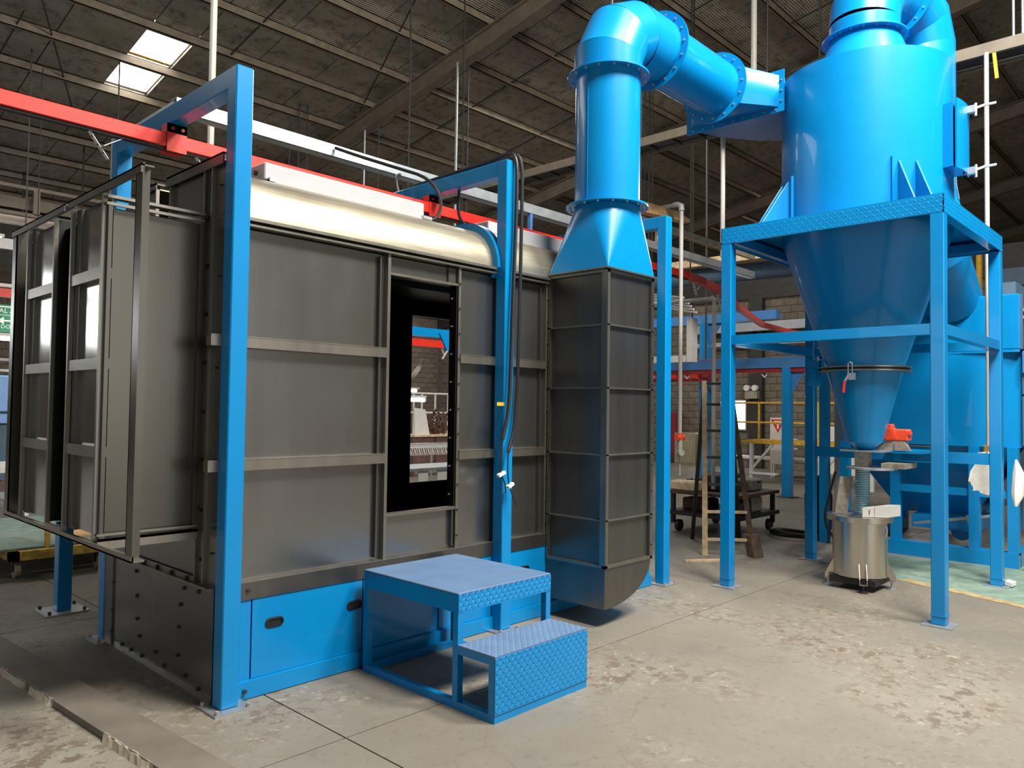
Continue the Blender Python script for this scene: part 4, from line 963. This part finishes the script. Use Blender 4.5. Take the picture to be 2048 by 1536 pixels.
tag(MB().prism([(7.22, 4.28, 0), (7.56, 4.02, 0), (7.62, 4.08, 0), (7.28, 4.33, 0)], (0, 0, .02)).obj('timber_strip', M['palewood']), 'pale wooden slat lying on the floor before the ladder', 'slat')
ca = thing('tool_cart', 'cluttered dark wheeled cart loaded with machine parts behind the ladder', 'cart', (9.6, 5.1, 0))
MB().box(9.0, 10.2, 4.6, 5.65, .50, .54).obj('upper_deck', M['rust'], ca); MB().box(9.0, 10.2, 4.6, 5.65, .22, .27).obj('lower_deck', M['dark'], ca)
for x in (9.05, 10.12):
    for y in (4.65, 5.55): MB().box(x, x+.05, y, y+.05, .1, .5).obj('post', M['dark'], ca)
for x, y in ((9.1, 4.7), (9.1, 5.5), (10.1, 4.7), (10.1, 5.5)): MB().cyl((x, y-.025, .075), (x, y+.025, .075), .075, seg=18).obj('wheel', M['rubber'], ca)
for k, (x, y, w, dp, z0, h, m) in enumerate(((9.02, 5.2, .25, .4, .54, .13, 'palewood'), (9.3, 5.0, .3, .3, .54, .22, 'dark'), (9.65, 4.75, .35, .25, .54, .16, 'greyblock'), (9.2, 4.65, .3, .3, .27, .18, 'dark'), (9.6, 4.7, .3, .4, .27, .2, 'greyblock'), (9.25, 5.15, .3, .4, .27, .16, 'rust'), (9.8, 5.1, .3, .4, .54, .2, 'rust'))):
    MB().box(x, x+w, y, y+dp, z0, z0+h, .02).obj('machine_part', M[m], ca)
b = MB()
for k in range(7): b.tube([(9.1+random.random()*.8, 4.7+random.random()*.8, .6+random.random()*.1) for _ in range(4)], .012, 6)
b.obj('loose_hoses', M['rubber'], ca, kind='stuff')
b = MB().tube([(9.7+.18*math.cos(k*.35)*(1+.1*math.sin(k)), 4.15+.34*math.sin(k*.35), .03+.001*k) for k in range(54)], .018, 8)
tag(b.obj('coiled_hose', M['rubber'], smooth=True), 'coiled black hose on the floor behind the rear left stand leg', 'hose')
cable('floor_lead', 'black lead trailing down beside the rear left stand leg', [(8.75, 3.30, .95), (8.74, 3.36, .7), (8.7, 3.42, .4), (8.72, 3.30, .2), (8.6, 3.1, .012), (8.45, 3.05, .012)], .014)
tag(MB().lathe([(.06, 0), (.16, .12), (.17, .55), (.08, .8)], (9.9, 3.95), 20, cap0=True, cap1=True).obj('vacuum_unit', M['dark'], smooth=True), 'dark rounded vacuum unit behind the rear left stand leg', 'vacuum')

# ================================================================ FILTER HOUSE (right, behind the cyclone)
fh = thing('filter_house', 'large blue dust filter house on a skid behind the cyclone stand', 'filter', (10.5, 2.5, 0))
MB().box(9.5, 11.9, 1.68, 3.53, 2.30, 2.885, .01).obj('plenum', M['blue'], fh)
MB().box(9.5, 9.53, 1.68, 3.53, 2.27, 2.30).obj('joint_flange', M['blue'], fh)
b = MB(); n = 20; pr_ = [(9.5+.0+.13*(1-math.cos(math.pi*(k/n-.5)))*0+ .10*(abs(k/n-.5)*2)**3, 1.68+1.85*k/n) for k in range(n+1)]
b.prism([(x, y, 1.26) for x, y in pr_]+[(11.9, 3.53, 1.26), (11.9, 1.68, 1.26)], (0, 0, 1.01)); b.obj('casing', M['blue'], fh, smooth=True)
b = MB(); b.cyl((9.86, 2.75, 1.06), (9.86, 2.75, 1.24), .42, seg=36); b.obj('collar_ring', M['blue'], fh, smooth=True)
b = MB(); b.cyl((9.86, 2.75, 1.24), (9.86, 2.75, 1.25), .46, seg=36); b.obj('ring_flange', M['steel_edge'], fh, smooth=True)
b = MB(); A = [(9.55, 1.75), (11.8, 1.75), (11.8, 3.5), (9.55, 3.5)]; B = [(10.0, 2.2), (11.2, 2.2), (11.2, 3.0), (10.0, 3.0)]
b.loft([(x, y, 1.26) for x, y in A], [(x, y, .45) for x, y in B]); b.b.faces.new([b.b.verts.new((x, y, .45)) for x, y in B]); b.obj('hopper', M['blue'], fh)
for y in (1.70, 2.06, 2.86, 3.43):
    MB().box(9.5, 9.6, y, y+.1, .14, 1.26).obj('leg', M['blue'], fh); MB().box(11.7, 11.8, y, y+.1, .14, 1.26).obj('leg', M['blue'], fh)
for y in (1.70, 3.43): MB().box(9.6, 11.8, y, y+.1, .0, .15).obj('skid_beam', M['blue'], fh)
MB().box(9.48, 9.62, 1.70, 3.55, .0, .16).obj('skid_beam', M['blue'], fh)
MB().box(9.52, 9.58, 1.78, 2.86, .72, .80).obj('cross_rail', M['blue'], fh)
b = MB(); b.box(9.75, 10.6, 2.15, 2.8, .30, .45); b.cyl((9.8, 2.3, .3), (10.5, 2.3, .3), .11, seg=20); b.obj('rotary_valve', M['blue'], fh)
b = MB(); b.bar((9.62, 1.95, .52), (9.66, 2.75, .35), .03, .03); b.bar((9.62, 2.2, .5), (9.62, 2.12, .2), .03, .03); b.obj('valve_linkage', M['galv'], fh)
mf = MB().cyl((9.46, 2.21, 2.965), (9.8, 2.21, 2.965), .105, seg=32).obj('air_manifold', M['blue'], fh, smooth=True)
b = MB()
for k in range(4): a = math.pi/4+k*math.pi/2; b.cyl((9.46, 2.21+.075*math.cos(a), 2.965+.075*math.sin(a)), (9.45, 2.21+.075*math.cos(a), 2.965+.075*math.sin(a)), .014, seg=8)
b.obj('manifold_bolts', M['dark'], mf, kind='stuff')
MB().prism([(9.5, 2.3, 2.89), (9.5, 2.08, 2.89), (9.7, 2.08, 3.02), (9.7, 2.3, 3.02)], (.03, 0, -.005)).obj('manifold_bracket', M['blue'], fh)
MB().box(9.55, 11.9, 1.72, 1.95, 2.89, 3.02).obj('top_channel', M['bluegrey'], fh)
b = MB(); b.box(9.46, 9.5, 2.5, 2.55, 2.66, 2.69); b.obj('lifting_lug', M['dark'], fh)
for z0, z1 in ((1.28, 1.80), (1.82, 2.27)):
    for x0 in (9.56, 10.34, 11.12):
        dpn = MB().box(x0, x0+.75, 1.645, 1.675, z0, z1, .006).obj('access_door', M['blue_reflection'], fh)
        for zz in (z0+.1, z1-.08):
            b = MB(); b.cyl((x0+.05, 1.645, zz), (x0+.05, 1.58, zz), .012, seg=8); b.bar((x0+.05, 1.58, zz-.04), (x0+.05, 1.58, zz+.04), .02, .02); b.obj('door_knob', M['galv'], dpn)
MB().box(9.52, 11.9, 1.655, 1.68, 2.30, 2.88).obj('plenum_door', M['blue_reflection'], fh)
MB().prism([(9.52, 1.66, 2.05), (9.52, 1.54, 2.05), (9.52, 1.62, 2.28), (9.52, 1.66, 2.28)], (.012, 0, 0)).obj('hinge_bracket', M['blue2'], fh)
for z in (2.62, 2.70): MB().box(9.54, 9.6, 1.56, 1.655, z, z+.03).obj('latch', M['galv'], fh)
MB().prism([(9.6, 1.66, 1.26), (11.8, 1.66, 1.26), (11.3, 2.1, .5), (10.0, 2.1, .5)], (0, .01, 0)).obj('hopper_side', M['blue_reflection'], fh)
MB().box(9.6, 9.7, 3.72, 3.82, 0, 2.3).obj('support_post', M['blue'], fh); MB().box(9.75, 9.77, 3.57, 3.69, .4, 2.3).obj('cover_strip', M['board'], fh); MB().box(9.6, 9.75, 3.53, 3.82, 2.28, 2.32).obj('post_bracket', M['blue'], fh)
tb = thing('blue_trestle', 'low blue steel trestle at the right edge beside the filter skid', 'trestle', (9.3, 1.4, 0))
for (p, q) in (((9.35, 1.55, .36), (9.35, .9, .36)), ((9.0, 1.5, .22), (9.3, .8, .22)), ((9.35, 1.5, 0), (9.35, 1.5, .36)), ((9.35, .95, 0), (9.35, .95, .36)), ((9.02, 1.45, 0), (9.02, 1.45, .22)), ((9.28, .85, 0), (9.28, .85, .22))): MB().bar(p, q, .05).obj('member', M['blue2'], tb)
tag(MB().cyl((20.56, 4.43, 0), (20.56, 4.43, 6.0), .07, seg=12).obj('yellow_conduit', M['yellow'], smooth=True), 'vertical yellow pipe on the block wall above the filter house', 'pipe')
tag(MB().box(20.4, 20.65, -3.0, 4.2, 4.55, 4.95).obj('dark_beam', M['bluegrey']), 'dark horizontal steel beam on the wall behind the filter house top', 'beam')

# ================================================================ FAR RIGHT BACKGROUND
gp = thing('guard_platform', 'yellow-railed platform with white legs along the far wall', 'platform', (16.5, 7.4, 0))
MB().box(16.5, 17.6, 5.2, 8.35, .89, .96).obj('deck_beam', M['yellow'], gp)
for y in (5.5, 6.55, 8.12):
    MB().box(16.5, 16.58, y-.04, y+.04, 0, .89).obj('leg', M['white'], gp); MB().bar((16.54, y, .3), (16.54, y-.5, .88), .05, .05).obj('brace', M['white'], gp)
for z in (1.365, 1.808): MB().cyl((16.53, 5.2, z), (16.53, 8.9, z), .022, seg=10).obj('hand_rail', M['yellow'], gp)
for y in (5.3, 6.6, 7.94): MB().cyl((16.53, y, .96), (16.53, y, 1.81), .025, seg=10).obj('stanchion', M['yellow'], gp)
MB().box(16.45, 16.6, 7.5, 8.1, .2, .24).obj('foot_bar', M['white'], gp)
sb = thing('warning_board', 'pale upright notice board with red warning triangle by the yellow rail', 'sign', (18, 8.2, .6))
MB().box(18.0, 18.03, 7.93, 8.36, .35, 1.47).obj('board', M['board'], sb)
MB().prism([(17.995, 8.34, 1.43), (17.995, 7.98, 1.43), (17.995, 8.16, 1.10)], (.004, 0, 0)).obj('red_triangle', M['signred'], sb)
b = MB(); b.box(17.99, 17.994, 8.07, 8.25, 1.37, 1.39); b.box(17.99, 17.994, 8.14, 8.18, 1.2, 1.34); b.box(17.99, 17.994, 8.09, 8.23, 1.31, 1.33); b.obj('triangle_mark', M['signwhite'], sb)
for y in (7.95, 8.33): MB().box(18.0, 18.04, y-.02, y+.02, 0, .35).obj('leg', M['board'], sb)
el = thing('emergency_light', 'twin-head emergency light on the far block wall', 'lamp', (20.6, 10.1, 2.0))
MB().box(20.5, 20.675, 9.92, 10.28, 1.98, 2.2).obj('case', M['greyblock'], el)
for y in (9.98, 10.22): MB().cyl((20.46, y, 2.28), (20.58, y, 2.28), .085, seg=16).obj('lamp_head', M['white'], el)
bn = thing('white_bench', 'white steel bench frame on the floor beyond the yellow platform', 'bench', (18.6, 8.6, 0))
MB().box(18.3, 18.9, 7.4, 9.6, .42, .47).obj('top', M['white'], bn)
for y in (7.5, 8.4, 9.4): MB().box(18.32, 18.38, y, y+.06, 0, .42).obj('leg', M['white'], bn)
for y in (8.05, 8.55): MB().box(18.5, 18.55, y, y+.04, .47, .95).obj('back_post', M['white'], bn)
for z in (.7, .93): MB().box(18.5, 18.55, 7.9, 8.6, z, z+.03).obj('back_rail', M['white'], bn)
tag(MB().box(20.2, 20.8, 4.6, 7.8, 0, 1.25, .02).obj('grey_tank', M['board']), 'pale grey boxy tank behind the platform by the far wall', 'tank')
gc = thing('grey_cabinet', 'olive grey cabinet on the far floor left of the bright openings', 'cabinet', (20.5, 12.0, 0))
MB().box(20.3, 20.85, 11.75, 12.45, 0, .95, .01).obj('body', M['greencab'], gc); MB().box(20.285, 20.3, 11.8, 12.4, .06, .9).obj('door', M['greencab'], gc)
rc = thing('hose_cabinet', 'maroon fire cabinet standing against the far wall beside the olive cabinet', 'cabinet', (20.6, 12.65, 0))
MB().box(20.5, 20.85, 12.5, 12.85, .2, 1.55, .01).obj('body', M['maroon'], rc); MB().box(20.48, 20.5, 12.53, 12.82, .3, 1.5).obj('door', M['maroon'], rc)
# blue process frames far behind
def farframe(x, ys_, z, lab, sz=.16, ext=.5):
    t = thing('process_frame', lab, 'frame', (x, ys_[0], 0), 'blue process frames far behind')
    for y in ys_: MB().box(x, x+sz, y-sz/2, y+sz/2, .012, z).obj('post', M['blue'], t); MB().box(x-.08, x+sz+.08, y-sz/2-.08, y+sz/2+.08, 0, .012).obj('base_plate', M['dark'], MB and t)
    MB().box(x, x+sz, min(ys_)-ext, max(ys_)+.1, z, z+.2).obj('beam', M['blue2'], t)
    for y in ys_: MB().prism([(x+sz/2, y-sz/2, z-.5), (x+sz/2, y-sz/2-.3, z), (x+sz/2, y-sz/2, z)], (.02, 0, 0)).obj('gusset', M['blue2'], t)
    return t
farframe(14.1, (6.24, 10.5), 2.45, 'blue frame far behind the stand, its post right of the warning board')
farframe(15.9, (9.0, 12.8), 3.62, 'tall blue frame far behind, post seen just left of the ladder', .2, 1.75)
MB_ = thing('red_cross_track', 'red track running level along the far frames below their beams', 'conveyor', (14.18, 7, 2.38))
MB().box(14.13, 14.23, 4.6, 11.5, 2.365, 2.45).obj('rail', M['darkred'], MB_)
for k in range(8):
    y = 5.0+k*.85
    MB().bar((14.18, y-.08, 2.37), (14.18, y, 2.27), .02).obj('pendant_bar', M['white'], MB_); MB().bar((14.18, y+.08, 2.37), (14.18, y, 2.27), .02).obj('pendant_bar', M['white'], MB_)
rt = thing('red_trolley_bank', 'bank of red conveyor trolleys crowded under the tall far frame', 'trolley', (15.7, 10, 2.3))
for k in range(9):
    y = 8.7+k*.28; MB().box(15.6, 15.8, y, y+.18, 2.3+random.uniform(0, .12), 2.62+random.uniform(0, .1)).obj('trolley', M['red'] if k % 2 else M['darkred'], rt)
for z in (2.28, 2.72): MB().box(15.65, 15.72, 8.5, 11.5, z, z+.06).obj('track_bar', M['darkred'], rt)
for y in (8.8, 11.2): MB().box(15.67, 15.70, y, y+.03, 2.62, rz(y)+.02).obj('hanger', M['dark'], rt)
gt = thing('galvanised_trunking', 'grey trunking running along the far wall behind the red track', 'trunking', (20.6, 7, 3.5))
MB().box(20.5, 20.68, 2.0, 12.0, 3.90, 4.15).obj('trunk', M['galv'], gt); MB().box(20.55, 20.68, 2.0, 12.0, 3.5, 3.62).obj('trunk', M['galv'], gt)
for y in (2.5, 10.05): MB().box(20.68, 20.87, y, y+.06, 3.4, 4.15).obj('bracket', M['dark'], gt)
dw = thing('white_duct_frame', 'white square duct frame hanging left of the far blue frame', 'frame', (13.2, 8.2, 2.6))
for (y0, y1, z0, z1) in ((7.66, 7.78, 2.55, 3.4), (7.8, 9.0, 2.55, 2.68)): MB().box(13.1, 13.3, y0, y1, z0, z1).obj('side', M['white'], dw)
for y in (7.7, 8.9): MB().box(13.18, 13.2, y, y+.02, 2.68 if y > 8 else 3.4, rz(y)+.02).obj('hanger', M['dark'], dw)
t = thing('pale_beam', 'pale level beam crossing behind the red track curve, under the deck edge', 'beam', (12, 6.6, 4.15))
MB().box(12.0, 12.35, 4.6, 8.2, 4.15, 4.28).obj('beam', M['palewood'], t)
for y in (4.8, 8.0): MB().box(12.1, 12.13, y, y+.03, 4.28, rz(y)+.02).obj('hanger', M['dark'], t)
wp = thing('wrapped_duct', 'dull silver foil-wrapped duct crossing behind the red curve', 'duct', (12.5, 7, 3.9))
for y in (4.6, 8.3): MB().box(12.4, 12.42, y, y+.02, 4.1, rz(y)+.02).obj('hanger', M['dark'], wp)
MB().cyl((12.6, 4.2, 4.05), (12.2, 8.6, 4.0), .17, seg=18).obj('wrapped_tube', M['bluegrey'], wp, smooth=True)
br = thing('lattice_bundle', 'bundle of pale perforated bars hanging under the curving red track', 'bars', (11.8, 7, 3.4))
for k in range(6): MB().bar((11.6, 6.7+k*.05, 3.28+k*.055), (12.0, 7.9, 3.55+k*.04), .03).obj('bar', M['white'], br)
for p in ((11.65, 6.85), (11.98, 7.85)): MB().box(p[0], p[0]+.02, p[1], p[1]+.02, 3.3, rz(p[1])+.02).obj('hanger', M['dark'], br)

# ================================================================ SEEN THROUGH THE DOORWAY
t = thing('blue_header', 'blue header beam with gusset seen at the top through the booth doorway', 'beam', (8, 8.3, 0))
MB().box(6.6, 9.5, 8.3, 8.42, 2.60, 2.72).obj('beam', M['blue'], t); MB().prism([(7.36, 8.27, 2.42), (7.7, 8.27, 2.42), (7.7, 8.27, 2.66), (7.22, 8.27, 2.66)], (0, .03, 0)).obj('gusset', M['blue'], t)
for x in (5.9, 9.4): MB().box(x, x+.1, 8.31, 8.41, 0, 2.6).obj('post', M['blue'], t)
MB().box(5.9, 6.6, 8.3, 8.42, 2.60, 2.72).obj('beam', M['blue'], t)
rs = thing('red_rail_end', 'short bright red rail end seen through the booth doorway', 'rail', (7.7, 9, 2.6))
MB().box(7.31, 8.03, 9.0, 9.09, 2.53, 2.64).obj('rail', M['red'], rs)
for x in (7.2, 8.3): MB().box(x, x+.02, 9.03, 9.05, 2.6, rz(9)+.02).obj('hanger', M['dark'], rs)
MB().box(7.15, 8.35, 9.02, 9.06, 2.64, 2.66).obj('hanger_bar', M['dark'], rs)
MB().bar((7.93, 9.04, 2.53), (7.99, 9.04, 2.40), .035, .006).obj('white_pendant', M['white'], rs); MB().bar((8.06, 9.04, 2.51), (7.95, 9.04, 2.36), .035, .006).obj('white_pendant', M['white'], rs)
tag(MB().bar((5.6, 8.8, 0.0), (7.95, 9.5, 2.36), .055).obj('diagonal_strut', M['greyblock']), 'grey diagonal strut seen through the booth doorway', 'strut')
lb = thing('lit_batten', 'lit white tube light seen through the doorway, nearer one', 'lamp', (12.7, 16, 1.78))
MB().cyl((12.7, 16, 1.80), (13.45, 16, 1.80), .05, seg=12).obj('tube', M['tube'], lb); MB().box(12.6, 13.5, 15.97, 16.03, 1.86, 1.92).obj('batten', M['white'], lb); MB().box(12.7, 12.72, 16, 16.02, 1.92, rz(16)+.02).obj('hanger', M['dark'], lb)
lb = thing('lit_batten', 'lit white tube light seen through the doorway, farther and smaller', 'lamp', (13.6, 17.5, 2.1))
MB().cyl((13.7, 17.5, 2.09), (14.4, 17.5, 2.09), .04, seg=12).obj('tube', M['tube'], lb); MB().box(13.6, 14.5, 17.47, 17.53, 2.14, 2.18).obj('batten', M['white'], lb); MB().box(13.7, 13.72, 17.5, 17.52, 2.18, rz(17.5)+.02).obj('hanger', M['dark'], lb)
rk = thing('tube_rack', 'white tubular rack standing behind the scrap heap, through the doorway', 'rack', (14.2, 17, .0))
for x in (13.4, 13.9, 14.2, 14.7, 15.2): MB().cyl((x, 17, 0), (x, 17, 2.0), .028, seg=8).obj('upright', M['white'], rk)
for z in (1.45, 2.0): MB().cyl((12.8, 17, z), (15.4, 17, z), .028, seg=8).obj('bar', M['white'], rk)
tag(MB().box(12.2, 16.4, 18.2, 18.3, 0, 1.45).obj('brown_screen', M['brownbin']), 'brown sheet screen behind the scrap heap, through the doorway', 'screen')
sc = MB()
for k in range(46):
    p = Vector((12.1+random.gauss(.25, .22), 14.2+random.gauss(0, .15), 1.0+random.random()*.42)); q = p+Vector((random.uniform(-.4, .4), random.uniform(-.2, .2), random.uniform(-.35, .3))); q.z = max(q.z, .96); sc.bar(p, q, .035)
o = sc.obj('scrap_heap', M['rust']); tag(o, 'tangled heap of rusty bars in the brown bins', 'scrap'); o['kind'] = 'stuff'
tag(MB().prism([(11.5, 14.0, .96), (11.95, 14.0, .96), (11.85, 14.05, 1.55), (11.5, 14.05, 1.6)], (0, .04, 0)).obj('white_sheet', M['white']), 'white sheet panel leaning at left of the scrap heap', 'panel')
bi = thing('brown_bin', 'brown steel bin holding the rusty scrap, through the doorway', 'bin', (12.2, 14, 0))
for x0 in (11.3, 11.98, 12.66): MB().box(x0, x0+.64, 13.8, 14.6, .30, .92, .01).obj('bin_panel', M['brownbin'], bi)
MB().box(11.3, 13.3, 13.76, 14.6, .92, .96).obj('rim', M['palewood'], bi)
for x in (11.35, 13.2): MB().box(x, x+.06, 13.85, 14.5, 0, .30).obj('leg', M['brownbin'], bi)
wk = thing('wire_rack', 'rack of bright wire hangers in front of the brown bin', 'rack', (10, 12, 0))
MB().cyl((9.5, 12, .78), (11.2, 12, .78), .02, seg=8).obj('bar', M['galv'], wk); MB().cyl((9.5, 12.4, .84), (11.2, 12.4, .84), .02, seg=8).obj('bar', M['galv'], wk)
b = MB()
for k in range(44): x = 9.5+k*.039; b.bar((x, 12-.02*(k % 3), .78), (x+.03, 11.95, .64), .012); b.bar((x, 12.4, .84), (x+.03, 12.3, .74), .012)
b.obj('wire_hangers', M['white'], wk, kind='stuff')
for x in (9.55, 10.3, 11.1): MB().cyl((x, 12.0, 0), (x, 12.0, .78), .02, seg=8).obj('leg', M['galv'], wk)
tbl = thing('steel_table', 'low grey steel table with pale skirt, lowest in the doorway view', 'table', (8.0, 9.6, 0))
MB().box(7.3, 9.2, 9.4, 10.2, .60, .64).obj('top', M['galv'], tbl)
for x in (7.4, 7.85, 8.25, 8.65): MB().box(x, x+.2, 9.45, 9.47, .25, .6).obj('skirt_panel', M['white'], tbl)
for x in (7.32, 9.14):
    for y in (9.42, 10.12): MB().box(x, x+.05, y, y+.05, 0, .6).obj('leg', M['dark'], tbl)

# ================================================================ LEFT BACKGROUND
lc = thing('flat_cart', 'yellow-framed flat cart with caster wheels behind the entry tunnel', 'cart', (2.4, 8.6, 0))
MB().box(1.95, 2.03, 8.0, 10.2, .17, .25).obj('side_rail', M['dirtyyellow'], lc); MB().box(3.2, 3.28, 8.0, 10.2, .17, .25).obj('side_rail', M['dirtyyellow'], lc); MB().box(1.95, 3.28, 8.0, 8.08, .17, .25).obj('end_rail', M['dirtyyellow'], lc)
MB().box(1.6, 3.3, 8.1, 10.3, .255, .268).obj('deck_sheet', M['greenfloor'], lc)
MB().cyl((2.28, 8.12, .25), (2.28, 8.12, .95), .025, seg=10).obj('handle_post', M['dirtyyellow'], lc); MB().cyl((1.85, 10.2, .25), (1.85, 10.2, .95), .025, seg=10).obj('handle_post', M['dirtyyellow'], lc)
for x, y in ((2.03, 8.1), (2.72, 8.1), (2.03, 10.0), (3.2, 10.0)):
    w = MB().cyl((x-.022, y, .075), (x+.022, y, .075), .075, seg=18).obj('wheel', M['greyblock'], lc); MB().box(x-.04, x+.04, y-.03, y+.03, .15, .18).obj('caster_plate', M['dark'], lc)
    MB().box(x-.035, x-.026, y-.02, y+.02, .06, .16).obj('caster_fork', M['dark'], lc)
tag(MB().prism([(2.55, 8.4, .27), (2.85, 8.35, .27), (2.95, 8.7, .27), (2.7, 8.8, .27)], (0, 0, .02)).obj('wood_scrap', M['wood']), 'small wooden scrap lying on the flat cart deck', 'wood')
mc = thing('blue_machine', 'pale blue machine with darker base at far left edge', 'machine', (3.6, 16, 0))
MB().box(2.2, 5.2, 16, 17.5, 1.42, 2.07, .02).obj('upper_body', M['bluemachine'], mc); MB().box(2.2, 5.2, 16.05, 17.5, .0, 1.42, .02).obj('base', M['bluegrey'], mc); MB().box(3.4, 3.9, 15.97, 16.0, 1.22, 1.38).obj('name_strip', M['bluemachine'], mc)
wt = thing('white_table', 'white table with brown lower shelf before the blue machine', 'table', (2.9, 12.6, 0))
MB().box(1.6, 3.3, 12.4, 13.6, .62, .70).obj('top', M['white'], wt); MB().box(1.7, 2.95, 12.45, 13.5, .25, .5).obj('lower_box', M['brownbin'], wt)
for x in (1.65, 3.2):
    for y in (12.45, 13.5): MB().box(x, x+.05, y, y+.05, 0, .62).obj('leg', M['white'], wt)
sg = thing('green_sign', 'green hanging sign with white letters and arrow at far left', 'sign', (3.7, 16.5, 2.85))
MB().box(2.4, 4.45, 16.5, 16.54, 2.88, 3.39).obj('board', M['greensign'], sg)
def text(body, x, z, s, parent, mat, y=16.495):
    c = bpy.data.curves.new('lettering', 'FONT'); c.body = body; c.size = s; c.extrude = .002; c.resolution_u = 2
    tmp = bpy.data.objects.new('tmp', c); COL.objects.link(tmp); bpy.context.view_layer.update()
    me = bpy.data.meshes.new_from_object(tmp.evaluated_get(bpy.context.evaluated_depsgraph_get())); bpy.data.objects.remove(tmp); bpy.data.curves.remove(c)
    me.materials.clear(); me.materials.append(mat); o = bpy.data.objects.new('lettering', me); COL.objects.link(o); o.parent = parent
    o.location = Vector((x, y, z))-root_loc(parent); o.rotation_euler = (math.pi/2, 0, 0)
text('AL', 3.72, 3.235, .12, sg, M['signwhite']); text('A', 3.89, 3.235, .12, sg, M['signwhite'])
text('DO', 3.755, 2.95, .1, sg, M['signwhite']); text('E', 3.895, 2.955, .1, sg, M['signwhite']); text('KOT', 4.045, 2.96, .1, sg, M['signwhite'])
b = MB(); b.box(3.80, 4.3, 16.485, 16.497, 3.075, 3.105); b.prism([(3.70, 16.485, 3.09), (3.80, 16.485, 3.02), (3.80, 16.485, 3.16)], (0, .012, 0)); b.obj('arrow', M['signwhite'], sg)
MB().box(2.4, 4.45, 16.49, 16.497, 3.335, 3.36).obj('stripe', M['signwhite'], sg); MB().box(2.4, 4.45, 16.49, 16.497, 3.19, 3.2).obj('stripe', M['signwhite'], sg)
for x in (2.6, 4.3): MB().cyl((x, 16.52, 3.39), (x, 16.52, rz(16.5)-.17), .01, seg=6).obj('hanger', M['dark'], sg)
rr = thing('far_red_track', 'red track stretch crossing at far left above the green sign', 'conveyor', (3, 14, 3.2))
MB().box(-4, 3.6, 14.0, 14.1, 3.24, 3.37).obj('rail', M['red'], rr); MB().box(-4, 3.6, 14.02, 14.1, 3.40, 3.45).obj('guide_rail', M['white'], rr); MB().box(3.42, 3.55, 13.97, 14.12, 3.2, 3.36).obj('joint_box', M['darkred'], rr)
for i, (x, y, z, lab) in enumerate(((4.05, 16.3, 3.2, 'lit tube light beside the green sign at far left'), (2.9, 16.2, 2.74, 'lit tube light just under the green sign at far left'), (2.9, 18.2, 4.9, 'lit tube light high above the green sign at far left'))):
    t = thing('tube_light', lab, 'lamp', (x, y, z)); L = .22 if i == 0 else 2.4
    MB().cyl((x-L/2, y, z), (x+L/2, y, z), .035, seg=12).obj('tube', M['tube'], t); MB().box(x-L/2-.05, x+L/2+.05, y-.03, y+.03, z+.045, z+.1).obj('batten', M['white'], t); MB().box(x-.01, x+.01, y-.01, y+.01, z+.1, rz(y)+.02).obj('hanger', M['dark'], t)
wd = tag(MB().cyl((-3, 18.5, 5.38), (5.6, 18.5, 5.38), .1, seg=20).obj('lagged_pipe', M['pinkgrey'], smooth=True), 'long pale lagged pipe high at far left under the truss', 'pipe')
wt2 = tag(MB().box(-3, 5.2, 17.8, 17.9, 4.64, 4.85).obj('white_trunking', M['white']), 'wide white trunking below the lagged pipe at far left', 'trunking')
ts = thing('roof_truss', 'dark lattice truss spanning at far left below the roof', 'truss', (1, 18, 5.6))
for z in (5.40, 5.95): MB().box(-8, 8, 18.0, 18.1, z, z+.07).obj('chord', M['beam'], ts)
for x in (-5, -3.4, -1.8, -.2, 1.4, 3.0, 4.6, 6.2): MB().box(x, x+.12, 18.0, 18.08, 5.45, 5.95).obj('strut', M['beam'], ts)
MB().box(-8, 8, 18.4, 18.45, 5.62, 5.85).obj('foil_panel', M['beam'], ts)
sp = thing('spray_shelf', 'grey rack with shelves far left behind the open frame', 'rack', (3.2, 15, 0))
for z in (2.2, 2.42): MB().box(2.2, 4.6, 17.9, 18.4, z, z+.05).obj('shelf', M['white'], sp)
for x in (2.25, 4.5): MB().box(x, x+.06, 17.95, 18.35, 0, 2.45).obj('post', M['white'], sp)
